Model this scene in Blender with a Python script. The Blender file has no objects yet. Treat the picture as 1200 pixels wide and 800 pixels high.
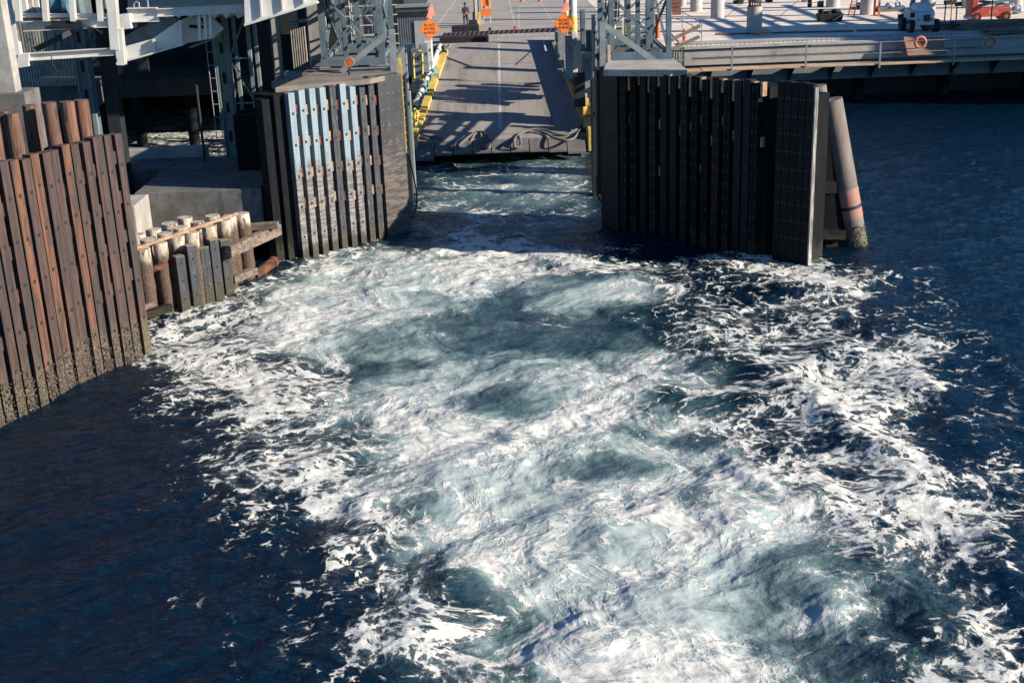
import bpy, bmesh, math, random
import numpy as np
from math import radians, sin, cos, tan, pi, sqrt, atan2
from mathutils import Vector, Matrix, noise as mnoise
random.seed(7)
SC = bpy.context.scene
# ---------------------------------------------------------------- camera
CAM_H, FPX, PITCH, ROLL = 12.5, 1459.0, radians(19.2), radians(2.2)
_R0, _U0 = Vector((1, 0, 0)), Vector((0, sin(PITCH), cos(PITCH)))
_F = Vector((0, cos(PITCH), -sin(PITCH)))
_R = _R0 * cos(ROLL) - _U0 * sin(ROLL)
_U = _U0 * cos(ROLL) + _R0 * sin(ROLL)
cam_d = bpy.data.cameras.new('camera')
cam = bpy.data.objects.new('camera', cam_d)
SC.collection.objects.link(cam)
m = Matrix((( _R.x, _U.x, -_F.x, 0), (_R.y, _U.y, -_F.y, 0), (_R.z, _U.z, -_F.z, CAM_H), (0, 0, 0, 1)))
cam.matrix_world = m
cam_d.sensor_width = 36.0
cam_d.lens = 36.0 * FPX / 1200.0
cam_d.clip_end = 6000
SC.camera = cam
# ---------------------------------------------------------------- sky, sun, exposure
SUN_EL, SUN_AZ = radians(23), radians(-18)      # azimuth of the direction TO the sun, from +X
to_sun = Vector((cos(SUN_AZ) * cos(SUN_EL), sin(SUN_AZ) * cos(SUN_EL), sin(SUN_EL)))
W = bpy.data.worlds.new('World'); SC.world = W; W.use_nodes = True
nt = W.node_tree; nt.nodes.clear()
sky = nt.nodes.new('ShaderNodeTexSky'); sky.sky_type = 'NISHITA'; sky.sun_disc = False
sky.sun_elevation = SUN_EL; sky.sun_rotation = atan2(to_sun.x, to_sun.y)
sky.air_density = 1.0; sky.dust_density = 0.0; sky.ozone_density = 1.6
bg = nt.nodes.new('ShaderNodeBackground'); bg.inputs[1].default_value = 0.06
wo = nt.nodes.new('ShaderNodeOutputWorld')
tint = nt.nodes.new('ShaderNodeMix'); tint.data_type = 'RGBA'; tint.blend_type = 'MULTIPLY'; tint.inputs[0].default_value = 1
tint.inputs[7].default_value = (.37, .77, 1.22, 1)   # clear, deep-blue air as in the photo
nt.links.new(sky.outputs[0], tint.inputs[6]); nt.links.new(tint.outputs[2], bg.inputs[0]); nt.links.new(bg.outputs[0], wo.inputs[0])
sl = bpy.data.lights.new('sun', 'SUN'); sl.energy = 4.8; sl.angle = radians(0.5); sl.color = (1.0, 0.925, 0.79)
so = bpy.data.objects.new('sun', sl); SC.collection.objects.link(so)
so.rotation_euler = to_sun.to_track_quat('Z', 'Y').to_euler(); so.location = (30, -20, 40)
SC.view_settings.view_transform = 'Standard'; SC.view_settings.look = 'None'
SC.view_settings.gamma = 1.0; SC.view_settings.use_curve_mapping = False
SC.view_settings.exposure = 0.92
SC.cycles.max_bounces = 6; SC.cycles.diffuse_bounces = 3; SC.cycles.glossy_bounces = 3
SC.cycles.sample_clamp_indirect = 4.0; SC.cycles.caustics_reflective = False; SC.cycles.caustics_refractive = False

# ---------------------------------------------------------------- measuring helpers (1200x800 photo coordinates -> metres)
def _ray(x, y): return _F * FPX + _R * (x - 600) - _U * (y - 400)
def G(x, y, z=0.0):
    d = _ray(x, y); return Vector((0, 0, CAM_H)) + d * ((z - CAM_H) / d.z)
def P(x, y, Y):
    d = _ray(x, y); return Vector((0, 0, CAM_H)) + d * (Y / d.y)
def onwall(x, y, A, B):
    """distance along the vertical wall A-B and height at which pixel (x,y) meets it"""
    d = _ray(x, y); ux, uy = (B[0]-A[0]), (B[1]-A[1]); L = sqrt(ux*ux+uy*uy); ux /= L; uy /= L
    nx, ny = -uy, ux
    t = (A[0]*nx + A[1]*ny) / (d.x*nx + d.y*ny)
    p = d * t
    return (p.x-A[0])*ux + (p.y-A[1])*uy, CAM_H + p.z

# ---------------------------------------------------------------- materials
def _mix(nt, a, b, f):
    n = nt.nodes.new('ShaderNodeMix'); n.data_type = 'RGBA'
    for s, v in ((n.inputs[0], f), (n.inputs[6], a), (n.inputs[7], b)):
        if hasattr(v, 'default_value') or hasattr(v, 'is_linked'): nt.links.new(v, s)
        else: s.default_value = v if not isinstance(v, tuple) or len(v) == 4 else (*v, 1)
    return n.outputs[2]
def _ramp(nt, v, lo, hi, a=0.0, b=1.0, smooth=True):
    n = nt.nodes.new('ShaderNodeMapRange'); n.clamp = True
    if smooth: n.interpolation_type = 'SMOOTHSTEP'
    nt.links.new(v, n.inputs[0]); n.inputs[1].default_value = lo; n.inputs[2].default_value = hi
    n.inputs[3].default_value = a; n.inputs[4].default_value = b
    return n.outputs[0]
def _math(nt, op, a, b=None, c=None):
    n = nt.nodes.new('ShaderNodeMath'); n.operation = op
    for i, v in enumerate((a, b, c)):
        if v is None: continue
        if isinstance(v, (int, float)): n.inputs[i].default_value = v
        else: nt.links.new(v, n.inputs[i])
    return n.outputs[0]
def _noise(nt, vec, scale, detail=5, rough=.55, dist=0.0, typ=None):
    n = nt.nodes.new('ShaderNodeTexNoise'); nt.links.new(vec, n.inputs['Vector'])
    if typ: n.noise_type = typ
    n.inputs['Scale'].default_value = scale; n.inputs['Detail'].default_value = detail
    n.inputs['Roughness'].default_value = rough; n.inputs['Distortion'].default_value = dist
    return n.outputs[0]
def _map(nt, vec, scale, loc=(0, 0, 0)):
    n = nt.nodes.new('ShaderNodeMapping'); nt.links.new(vec, n.inputs[0]); n.inputs[3].default_value = scale; n.inputs[1].default_value = loc
    return n.outputs[0]
def new_mat(name):
    mt = bpy.data.materials.new(name); mt.use_nodes = True; n = mt.node_tree
    b = n.nodes['Principled BSDF']; g = n.nodes.new('ShaderNodeNewGeometry')
    return mt, n, b, g.outputs['Position']
MATS = {}
def M(name, col, col2=None, scale=2.0, stretch=(1, 1, 1), rough=.75, metal=0.0, bump=.15, bscale=None, wear=None, wear_t=(.56, .64), wear_scale=3.0,
      wear_stretch=None, tide=None, fine=.25, spec=.4):
    """weathered surface: two-tone noise, fine grain, optional wear patches and a tide band (colour, z0, z1)"""
    if name in MATS: return MATS[name]
    mt, n, b, pos = new_mat(name)
    if col2 is None: col2 = tuple(c * .6 for c in col)
    v = _map(n, pos, stretch)
    base = _mix(n, col, col2, _ramp(n, _noise(n, v, scale, 6, .6), .35, .65))
    gr = _noise(n, v, scale * 9, 4, .7)
    dk = _mix(n, base, (0, 0, 0), _ramp(n, gr, .45, .75, 0, fine))
    if wear:
        wv = _map(n, pos, wear_stretch or stretch, (3.1, 1.7, 5.5))
        wn = _noise(n, wv, wear_scale, 7, .65)
        dk = _mix(n, dk, wear, _ramp(n, wn, *wear_t))
    if tide:
        tc, z0, z1 = tide
        sep = n.nodes.new('ShaderNodeSeparateXYZ'); n.links.new(pos, sep.inputs[0])
        tn = _noise(n, _map(n, pos, (1, 1, .5)), 4, 4, .6)
        zz = _math(n, 'ADD', sep.outputs[2], _math(n, 'MULTIPLY', _math(n, 'SUBTRACT', tn, .5), (z1 - z0) * 2.2))
        spk = _noise(n, pos, 28, 2, .5)
        tcol = _mix(n, tc, tuple(min(1, c * 2.6) for c in tc), _ramp(n, spk, .52, .62))
        dk = _mix(n, tcol, dk, _ramp(n, zz, z0, z1))
    n.links.new(dk, b.inputs['Base Color'])
    b.inputs['Roughness'].default_value = rough; b.inputs['Metallic'].default_value = metal
    b.inputs['Specular IOR Level'].default_value = spec
    if bump:
        bp = n.nodes.new('ShaderNodeBump'); bp.inputs['Strength'].default_value = min(1, bump * 3); bp.inputs['Distance'].default_value = .02
        n.links.new(_noise(n, v, bscale or scale * 5, 6, .65), bp.inputs['Height']); n.links.new(bp.outputs[0], b.inputs['Normal'])
    MATS[name] = mt
    return mt

# ---------------------------------------------------------------- mesh helpers
class MB:
    def __init__(s): s.v = []; s.f = []; s.m = []; s.sm = []
    def add(s, vs, fs, mi=0, smooth=False):
        o = len(s.v); s.v += [tuple(x) for x in vs]
        s.f += [tuple(i + o for i in f) for f in fs]; s.m += [mi] * len(fs); s.sm += [smooth] * len(fs); return s
    def hexa(s, b4, t4, mi=0):
        return s.add(list(b4) + list(t4), [(3, 2, 1, 0), (4, 5, 6, 7), (0, 1, 5, 4), (1, 2, 6, 5), (2, 3, 7, 6), (3, 0, 4, 7)], mi)
    def box(s, x0, x1, y0, y1, z0, z1, mi=0):
        return s.hexa([(x0, y0, z0), (x1, y0, z0), (x1, y1, z0), (x0, y1, z0)], [(x0, y0, z1), (x1, y0, z1), (x1, y1, z1), (x0, y1, z1)], mi)
    def obox(s, c, ux, uy, lx, ly, z0, z1, mi=0, lean=(0, 0)):
        """box centred at c (xy), half sizes lx ly along ux (unit xy) and its normal"""
        nx, ny = -ux[1], ux[0]
        def q(a, b2, z, l): return (c[0] + a*lx*ux[0] + b2*ly*nx + l[0], c[1] + a*lx*ux[1] + b2*ly*ny + l[1], z)
        k = [(-1, -1), (1, -1), (1, 1), (-1, 1)]
        return s.hexa([q(a, b2, z0, (0, 0)) for a, b2 in k], [q(a, b2, z1, lean) for a, b2 in k], mi)
    def bar(s, p, q, w, h=None, mi=0, up=(0, 0, 1)):
        p, q = Vector(p), Vector(q); h = h or w; d = (q - p).normalized(); up = Vector(up)
        if abs(d.dot(up)) > .98: up = Vector((0, 1, 0))
        sx = d.cross(up).normalized() * (w / 2); sy = sx.cross(d).normalized() * (h / 2)
        k = [-sx - sy, sx - sy, sx + sy, -sx + sy]
        return s.hexa([p + a for a in k], [q + a for a in k], mi)
    def ibar(s, p, q, w, h, t=.03, mi=0, up=(0, 0, 1)):
        """I-section beam"""
        p, q = Vector(p), Vector(q); d = (q - p).normalized(); up = Vector(up)
        if abs(d.dot(up)) > .98: up = Vector((0, 1, 0))
        sx = d.cross(up).normalized(); sy = sx.cross(d).normalized()
        s.bar(p + sy*(h/2), q + sy*(h/2), w, t, mi, sy); s.bar(p - sy*(h/2), q - sy*(h/2), w, t, mi, sy)
        s.bar(p, q, t, h - t, mi, sy); return s
    def tube(s, p, q, r, r2=None, n=14, mi=0, caps=True):
        return s.path([p, q], [r, r if r2 is None else r2], n, mi, caps)
    def path(s, pts, r, n=8, mi=0, caps=True):
        pts = [Vector(p) for p in pts]
        if not isinstance(r, (list, tuple)): r = [r] * len(pts)
        vs = []; fs = []; pr = None
        for i, p in enumerate(pts):
            d = (pts[min(i+1, len(pts)-1)] - pts[max(i-1, 0)]).normalized()
            if pr is None:
                a = d.cross(Vector((0, 0, 1)) if abs(d.z) < .9 else Vector((1, 0, 0))).normalized()
            else:
                a = (pr - d * pr.dot(d)).normalized()
            pr = a; b = d.cross(a)
            for k in range(n):
                t = 2*pi*k/n; vs.append(p + (a*cos(t) + b*sin(t)) * r[i])
        for i in range(len(pts)-1):
            for k in range(n):
                fs.append((i*n+k, i*n+(k+1) % n, (i+1)*n+(k+1) % n, (i+1)*n+k))
        s.add(vs, fs, mi, True)
        if caps:
            s.add(vs[:n], [tuple(range(n-1, -1, -1))], mi); s.add(vs[-n:], [tuple(range(n))], mi)
        return s
    def prism(s, pts, off, mi=0):
        pts = [Vector(p) for p in pts]; off = Vector(off); n = len(pts)
        s.add(pts + [p + off for p in pts], [tuple(range(n-1, -1, -1)), tuple(range(n, 2*n))] + [(i, (i+1) % n, (i+1) % n + n, i+n) for i in range(n)], mi); return s
    def ring(s, c, R_, r, ax=(0, 1, 0), n=24, k=8, mi=0, mi2=None):
        ax = Vector(ax).normalized(); a = ax.cross(Vector((0, 0, 1)) if abs(ax.z) < .9 else Vector((1, 0, 0))).normalized(); b = ax.cross(a)
        vs = []; c = Vector(c)
        for i in range(n):
            t = 2*pi*i/n; e = a*cos(t) + b*sin(t)
            for j in range(k):
                u = 2*pi*j/k; vs.append(c + e*(R_ + r*cos(u)) + ax*(r*sin(u)))
        for i in range(n):
            q = [(i*k+j, i*k+(j+1) % k, ((i+1) % n)*k+(j+1) % k, ((i+1) % n)*k+j) for j in range(k)]
            o = len(s.v)
            if i == 0: s.v += [tuple(x) for x in vs]; base = o
            s.f += [tuple(x+base for x in f) for f in q]
            s.m += [mi2 if (mi2 is not None and i % 6 == 0) else mi] * k; s.sm += [True] * k
        return s
    def mark(s):
        if not hasattr(s, 'marks'): s.marks = []
        s.marks.append((len(s.v), len(s.f))); return s
    def build_each(s, name, mats, parent, **k):
        """one object per piece ended with mark()"""
        v0 = f0 = 0; out = []
        for (v1, f1) in s.marks:
            q = MB(); q.v = s.v[v0:v1]; q.f = [tuple(i - v0 for i in f) for f in s.f[f0:f1]]; q.m = s.m[f0:f1]; q.sm = s.sm[f0:f1]
            out.append(q.build(name, mats, parent, **k)); v0, f0 = v1, f1
        return out
    def build(s, name, mats, parent=None, origin=None, bevel=0):
        if not isinstance(mats, (list, tuple)): mats = [mats]
        o3 = Vector((0, 0, 0))
        if parent is not None:
            q = parent
            while q is not None: o3 = o3 + q.location; q = q.parent
        loc = Vector(origin) - o3 if origin is not None else Vector((0, 0, 0))
        off = o3 + loc
        me = bpy.data.meshes.new(name)
        me.from_pydata([(v[0]-off.x, v[1]-off.y, v[2]-off.z) for v in s.v], [], s.f)
        me.polygons.foreach_set('material_index', s.m); me.polygons.foreach_set('use_smooth', s.sm)
        bm = bmesh.new(); bm.from_mesh(me); bmesh.ops.recalc_face_normals(bm, faces=bm.faces); bm.to_mesh(me); bm.free()
        for x in mats: me.materials.append(x)
        ob = bpy.data.objects.new(name, me); SC.collection.objects.link(ob)
        ob.location = loc
        if parent is not None: ob.parent = parent
        if bevel:
            bv = ob.modifiers.new('bevel', 'BEVEL'); bv.width = bevel; bv.segments = 2; bv.limit_method = 'ANGLE'
        return ob
def tag(o, label, cat, group=None):
    o['label'] = label; o['category'] = cat
    if group: o['group'] = group
    return o
def thing(name, label, cat, loc, group=None):
    o = bpy.data.objects.new(name, None); SC.collection.objects.link(o); o.location = loc; o.empty_display_size = .3
    return tag(o, label, cat, group)
def struct(name, mb, mat, **k):
    o = mb.build(name, mat, **k); o['kind'] = 'structure'; return o
ORD = ['first', 'second', 'third', 'fourth', 'fifth', 'sixth', 'seventh', 'eighth', 'ninth', 'tenth', 'eleventh', 'twelfth']
# ================================================================ MATERIALS OF THE PLACE
conc = M('pale_concrete', (.40, .37, .33), (.29, .27, .24), 1.2, rough=.9, bump=.1, wear=(.16, .14, .12), wear_t=(.60, .75), wear_stretch=(1, 1, .35), wear_scale=1.5)
conc_dk = M('shade_toned_concrete', (.15, .14, .13), (.09, .085, .08), .9, rough=.9, bump=.12, wear=(.05, .045, .04), wear_t=(.5, .7), wear_stretch=(1, 1, .3), tide=((.02, .022, .016), .5, 1.3))  # dark copy of the concrete, with shade on footing and dock in its colour
deckc = M('new_concrete_deck', (.82, .69, .57), (.70, .59, .49), .5, rough=.9, bump=.05, wear=(.33, .29, .25), wear_t=(.57, .75), wear_scale=.7)
girderc = M('grey_concrete_girder', (.42, .395, .365), (.33, .31, .29), .8, rough=.9, bump=.08, wear=(.14, .13, .12), wear_t=(.58, .75), wear_stretch=(1, 1, .5), wear_scale=1.0)
asph = M('worn_asphalt', (.31, .272, .245), (.255, .225, .205), .6, stretch=(1, .35, 1), rough=.92, bump=.1, bscale=40, wear=(.15, .132, .118), wear_t=(.50, .72), wear_scale=1.0, wear_stretch=(1.7, .09, 1), fine=.2)
asph2 = M('pale_road', (.38, .335, .295), (.31, .275, .24), .5, rough=.92, bump=.1, bscale=30, wear=(.2, .175, .155), wear_t=(.58, .8), wear_scale=.5, wear_stretch=(.4, 1, 1))
paint_w = M('white_road_paint', (.60, .57, .52), (.40, .36, .32), 4, rough=.8, bump=0, wear=(.2, .18, .16), wear_t=(.55, .62), wear_scale=9)
paint_y = M('yellow_paint', (.70, .50, .12), (.52, .37, .09), 3, rough=.6, bump=.08, wear=(.18, .13, .07), wear_t=(.60, .68), wear_scale=5)
white = M('white_steel', (.70, .66, .61), (.60, .57, .53), 1.0, rough=.5, bump=.04, wear=(.22, .12, .06), wear_t=(.66, .74), wear_scale=1.6, wear_stretch=(1, 1, .4), fine=.12)
cream = M('cream_panels', (.50, .44, .37), (.40, .35, .30), 2, rough=.7, bump=.05)
galv = M('grey_steel', (.33, .34, .35), (.24, .25, .26), 2, rough=.5, metal=.2, bump=.05, wear=(.12, .08, .06), wear_t=(.64, .72), wear_stretch=(1, 1, .3))
bluest = M('blue_grey_steel', (.16, .205, .235), (.11, .145, .17), 1.5, rough=.5, metal=.1, bump=.05, wear=(.07, .05, .04), wear_t=(.62, .7), wear_stretch=(1, 1, .3))
greenst = M('grey_green_steel', (.24, .29, .28), (.17, .21, .205), 1.5, rough=.55, metal=.1, bump=.05, wear=(.10, .065, .05), wear_t=(.6, .7), wear_stretch=(1, 1, .3))
darkst = M('dark_steel', (.022, .025, .028), (.014, .016, .018), 2, rough=.6, bump=.08, wear=(.07, .035, .02), wear_t=(.6, .7))
black = M('black_rubber', (.016, .017, .02), (.01, .011, .013), 3, rough=.7, bump=.1)
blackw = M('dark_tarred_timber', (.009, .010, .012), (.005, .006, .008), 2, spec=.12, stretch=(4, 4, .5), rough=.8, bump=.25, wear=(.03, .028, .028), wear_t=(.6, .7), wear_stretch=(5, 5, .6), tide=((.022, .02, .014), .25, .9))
slate = M('slate_timber', (.060, .062, .072), (.032, .033, .040), 2, stretch=(5, 5, .5), rough=.7, bump=.25, wear=(.17, .15, .13), wear_t=(.58, .68), wear_stretch=(6, 6, .8), tide=((.04, .036, .022), .3, 1.0))
brownt = M('brown_weathered_timber', (.105, .056, .044), (.042, .029, .027), 1.6, stretch=(6, 6, .35), rough=.82, bump=.4, bscale=8, wear=(.045, .038, .037), wear_t=(.47, .62), wear_scale=1.1, wear_stretch=(2.4, 2.4, .55), tide=((.080, .062, .044), .5, 1.5), fine=.35)
rusty = M('orange_brown_timber', (.185, .078, .042), (.08, .040, .030), 1.6, stretch=(6, 6, .35), rough=.82, bump=.4, bscale=8, wear=(.05, .038, .034), wear_t=(.52, .64), wear_scale=1.1, wear_stretch=(2.4, 2.4, .55), tide=((.080, .062, .044), .5, 1.5), fine=.35)
brownd = M('dark_weathered_timber', (.085, .050, .042), (.036, .030, .030), 1.6, stretch=(6, 6, .35), rough=.82, bump=.4, bscale=8, wear=(.12, .055, .035), wear_t=(.52, .64), wear_scale=1.1, wear_stretch=(2.4, 2.4, .55), tide=((.080, .062, .044), .5, 1.5), fine=.35)
pilew = M('round_timber_pile', (.21, .105, .065), (.09, .05, .036), 1.6, stretch=(7, 7, .4), rough=.85, bump=.45, bscale=7, wear=(.035, .03, .03), wear_t=(.55, .62), wear_scale=1.5, wear_stretch=(4, 4, .5), fine=.35)
pilec = M('whitewashed_pile', (.60, .52, .42), (.40, .32, .24), 2.5, stretch=(3, 3, .8), rough=.85, bump=.3, wear=(.12, .075, .05), wear_t=(.52, .62), wear_scale=2.2, wear_stretch=(3, 3, .6), tide=((.070, .045, .032), 1.85, 2.25))
greyt = M('grey_beam_timber', (.25, .19, .145), (.12, .088, .066), 2, stretch=(.6, 2, 5), rough=.85, bump=.35, wear=(.055, .045, .035), wear_t=(.52, .64), fine=.35)
mossy = M('mossy_cut_timber', (.20, .19, .07), (.16, .12, .08), 6, rough=.9, bump=.3)
cutwood = M('cut_timber_end', (.42, .27, .17), (.24, .14, .09), 5, rough=.85, bump=.2)
newwood = M('new_lumber', (.62, .45, .30), (.45, .30, .19), 2, stretch=(.5, 4, 4), rough=.8, bump=.15)
oldwood = M('old_lumber', (.27, .19, .14), (.13, .09, .07), 2, stretch=(.5, 4, 4), rough=.85, bump=.2)
ply = M('plywood', (.36, .20, .14), (.27, .15, .11), 1.0, stretch=(.6, 1, 3), rough=.8, bump=.1)
rust = M('rusty_iron', (.20, .07, .035), (.09, .035, .022), 4, rough=.9, bump=.3, wear=(.035, .025, .02), wear_t=(.5, .6))
orange = M('orange_sign', (.90, .21, .03), (.85, .19, .03), 1, rough=.5, bump=0, fine=.05)
pinkflag = M('faded_flag', (.95, .30, .20), (.85, .22, .14), 2, rough=.8, bump=.1, fine=.1)
orangep = M('orange_paint', (.75, .17, .06), (.6, .13, .05), 3, rough=.6, bump=.05)
redp = M('red_paint', (.55, .08, .045), (.42, .06, .035), 3, rough=.5, bump=.04)
lensm = M('amber_reflector', (.62, .13, .03), (.5, .09, .02), 8, rough=.25, bump=.1)
ropem = M('grey_hawser', (.20, .19, .175), (.11, .105, .10), 12, rough=.95, bump=.5, bscale=60)
tealr = M('teal_rope', (.12, .38, .42), (.08, .26, .30), 12, rough=.95, bump=.4, bscale=60)
blackrope = M('black_hose', (.02, .02, .022), (.014, .014, .016), 8, rough=.6, bump=.2)
growth = (.10, .075, .05)
steelpile = M('grey_steel_pile', (.22, .175, .155), (.15, .115, .10), 1.5, stretch=(1, 1, .4), rough=.7, bump=.08, wear=(.13, .07, .05), wear_t=(.64, .72), tide=((.10, .085, .06), .75, 1.15))
bluepaint = M('pale_blue_rub_face', (.27, .37, .46), (.22, .31, .39), 1.4, stretch=(4, 4, .6), rough=.6, bump=.2, bscale=10, wear=(.10, .115, .14), wear_t=(.63, .72), wear_scale=2, wear_stretch=(5, 5, .7), fine=.3)

def blue_worn():
    """blue paint that has scoured away to grey grained timber on the lower half"""
    mt, n, b, pos = new_mat('blue_paint_scoured_to_timber')
    sep = n.nodes.new('ShaderNodeSeparateXYZ'); n.links.new(pos, sep.inputs[0])
    v = _map(n, pos, (6, 6, .45)); v2 = _map(n, pos, (2.2, 2.2, .7)); v3 = _map(n, pos, (1.5, 1.5, 7))
    blue = _mix(n, (.225, .285, .325), (.17, .22, .26), _ramp(n, _noise(n, v, 1.6, 5, .6), .4, .65))
    wood = _mix(n, (.25, .22, .205), (.085, .08, .084), _ramp(n, _noise(n, v3, 1.4, 6, .65), .38, .62))
    wood = _mix(n, wood, (.045, .045, .055), _ramp(n, _noise(n, v, 2.2, 6, .7), .50, .68, 0, .85))
    edge = _math(n, 'ADD', sep.outputs[2], _math(n, 'MULTIPLY', _math(n, 'SUBTRACT', _noise(n, v2, 1.6, 6, .7), .5), 3.6))
    c = _mix(n, wood, blue, _ramp(n, edge, 3.0, 3.9))
    c = _mix(n, (.035, .032, .022), c, _ramp(n, _math(n, 'ADD', sep.outputs[2], _noise(n, v2, 3, 4, .6)), .7, 1.2))
    n.links.new(c, b.inputs['Base Color']); b.inputs['Roughness'].default_value = .6
    bp = n.nodes.new('ShaderNodeBump'); bp.inputs['Strength'].default_value = .7; bp.inputs['Distance'].default_value = .02
    n.links.new(_noise(n, v3, 3, 6, .7), bp.inputs['Height']); n.links.new(bp.outputs[0], b.inputs['Normal'])
    return mt
bluew = blue_worn()
def scuffed_plate():
    mt, n, b, pos = new_mat('scuffed_dark_plate')
    sep = n.nodes.new('ShaderNodeSeparateXYZ'); n.links.new(pos, sep.inputs[0])
    v3 = _map(n, pos, (1.2, 1.2, 7)); v2 = _map(n, pos, (2.5, 2.5, .5))
    c = _mix(n, (.030, .031, .038), (.016, .017, .022), _ramp(n, _noise(n, pos, 2, 6, .65), .4, .65))
    sc_ = _mix(n, (.13, .10, .082), (.035, .032, .034), _ramp(n, _noise(n, v3, 1.5, 6, .7), .4, .6))
    e = _math(n, 'ADD', sep.outputs[2], _math(n, 'MULTIPLY', _math(n, 'SUBTRACT', _noise(n, v2, 1.5, 6, .7), .5), 5.0))
    c = _mix(n, sc_, c, _ramp(n, e, 3.0, 4.6))
    n.links.new(c, b.inputs['Base Color']); b.inputs['Roughness'].default_value = .5
    return mt
plate_m = scuffed_plate()

# ================================================================ WING WALLS AND FENDER WALL
def wall_dirs(A, B):
    ux, uy = B[0]-A[0], B[1]-A[1]; L = sqrt(ux*ux+uy*uy); return (ux/L, uy/L), L
def make_strip(root, A, ux, nrm, s, wid, dep, z0, z1, mat, name='rubbing_timber', lean=0.0, holes='one', boltm=None, rows=None, rnd=0):
    """one vertical rubbing timber with its bolt recesses; nrm points to the channel"""
    mb = MB(); c = (A[0]+ux[0]*s + nrm[0]*dep/2, A[1]+ux[1]*s + nrm[1]*dep/2)
    mb.obox(c, ux, None, wid/2, dep/2, z0, z1, 0)
    f = (A[0]+ux[0]*s + nrm[0]*(dep+.004), A[1]+ux[1]*s + nrm[1]*(dep+.004))
    z = z1 - .75 - rnd
    while z > z0 + .9:
        if holes in ('one', 'both'):
            mb.obox(f, ux, None, .045, .006, z-.05, z+.05, 1)
        z -= 1.18
    if holes in ('dots', 'both'):
        z = z1 - .22
        while z > z0 + .5:
            for a in (-.3, .3):
                for dz in (0, .09):
                    g = (f[0]+ux[0]*a*wid, f[1]+ux[1]*a*wid); mb.obox(g, ux, None, .012, .008, z+dz-.012, z+dz+.012, 2)
            z -= .52
    o = mb.build(name, [mat, black, galv], root, origin=(A[0]+ux[0]*s, A[1]+ux[1]*s, 0), bevel=.012)
    return o
def blocks(mb, A, ux, nrm, s, z1, z0, dep, rnd, w=.1, every=1.18, mi=0):
    z = z1 - rnd
    while z > z0 + .8:
        c = (A[0]+ux[0]*s + nrm[0]*dep, A[1]+ux[1]*s + nrm[1]*dep)
        mb.obox(c, ux, None, w/2, .09, z-.27, z+.1, mi); z -= every

# ---- wing wall on the near side of the slip with pale blue rubbing timbers
A, B = (-8.52, 46.45), (-4.20, 50.40); ux, L = wall_dirs(A, B); nrm = (ux[1], -ux[0])
wl = thing('wing_wall', 'sunlit wing wall with pale blue and dark rubbing timbers below the amber reflector', 'wing wall', (A[0], A[1], 0), 'wing walls of the ferry slip')
sA, _ = onwall(331.6, 103, A, B)
sxs = [331.6, 343.7, 356, 368, 379.5, 391.5, 402.8, 413.8, 424.5]; kinds = 'bbbbdbbdd'
ss = [onwall(px + 3.5, 100 - (px-331)*.22, A, B)[0] for px in sxs]
mb = MB(); c0 = (A[0] + ux[0]*L/2 - nrm[0]*.65, A[1] + ux[1]*L/2 - nrm[1]*.65)
mb.obox(c0, ux, None, L/2 - .02, .62, -2, 6.25, 0); mb.build('backing_frame', [blackw], wl)
mb = MB(); mb.obox((A[0]+ux[0]*.10, A[1]+ux[1]*.10), ux, None, .1, .12, -2, 6.3, 0)
mb.obox((A[0]-ux[0]*.22-nrm[0]*.3, A[1]-ux[1]*.22-nrm[1]*.3), ux, None, .20, .25, -2, 6.15, 0); mb.build('corner_post', [blackw], wl, bevel=.02)
for i, s_ in enumerate(ss):
    make_strip(wl, A, ux, nrm, s_, .27, .30, -2, 6.32 + random.uniform(-.05, .05) + .02*i, bluew if kinds[i] == 'b' else slate,
               holes='both' if kinds[i] == 'd' else 'both', rnd=random.uniform(0, .1))
mb = MB()
for i, s_ in enumerate(ss):
    blocks(mb, A, ux, nrm, s_ + .185, 5.75, .6, .16, (i % 3)*.06, mi=(0 if i % 2 else 1))
mb.build('spacer_blocks', [cutwood, rust], wl)
p0 = onwall(436, 85, A, B)[0]; mb = MB()
mb.obox((A[0]+ux[0]*(p0+L)/2 + nrm[0]*.15, A[1]+ux[1]*(p0+L)/2 + nrm[1]*.15), ux, None, (L-p0)/2, .16, -2, 6.45, 0)
for zz in np.arange(.8, 6.4, .62):
    for k in (.12, .38, .62, .88):
        g = (A[0]+ux[0]*(p0+(L-p0)*k) + nrm[0]*.312, A[1]+ux[1]*(p0+(L-p0)*k) + nrm[1]*.312); mb.obox(g, ux, None, .018, .01, zz-.018, zz+.018, 1)
mb.build('end_plate', [plate_m, galv], wl, bevel=.02)
mb = MB(); pad = [G(322, 101, 6.5), G(433, 91, 6.5), G(466, 84, 6.5), G(462, 76, 6.5), G(376, 79, 6.5)]
pd = [Vector((p.x, p.y, 6.24)) for p in pad]; mb.prism(pd, (0, 0, .2)); mb.build('concrete_cap', [M('brown_grey_concrete', (.23, .19, .155), (.15, .125, .105), 1.2, rough=.9, bump=.1)], wl, bevel=.02)
# yellow ladder strip at the end of the wall
lad = MB(); a = Vector((B[0]+.14, B[1]+.18, 0))
lad.box(a.x-.05, a.x+.07, a.y-.05, a.y+.05, 3.2, 7.0); 
for z in np.arange(3.4, 6.9, .3): lad.box(a.x+.07, a.x+.10, a.y-.03, a.y+.03, z, z+.04)
tag(lad.build('ladder', [paint_y], None, origin=(a.x, a.y, 3.2)), 'yellow ladder rail fixed to the dark end plate of the sunlit wing wall', 'ladder')

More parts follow.
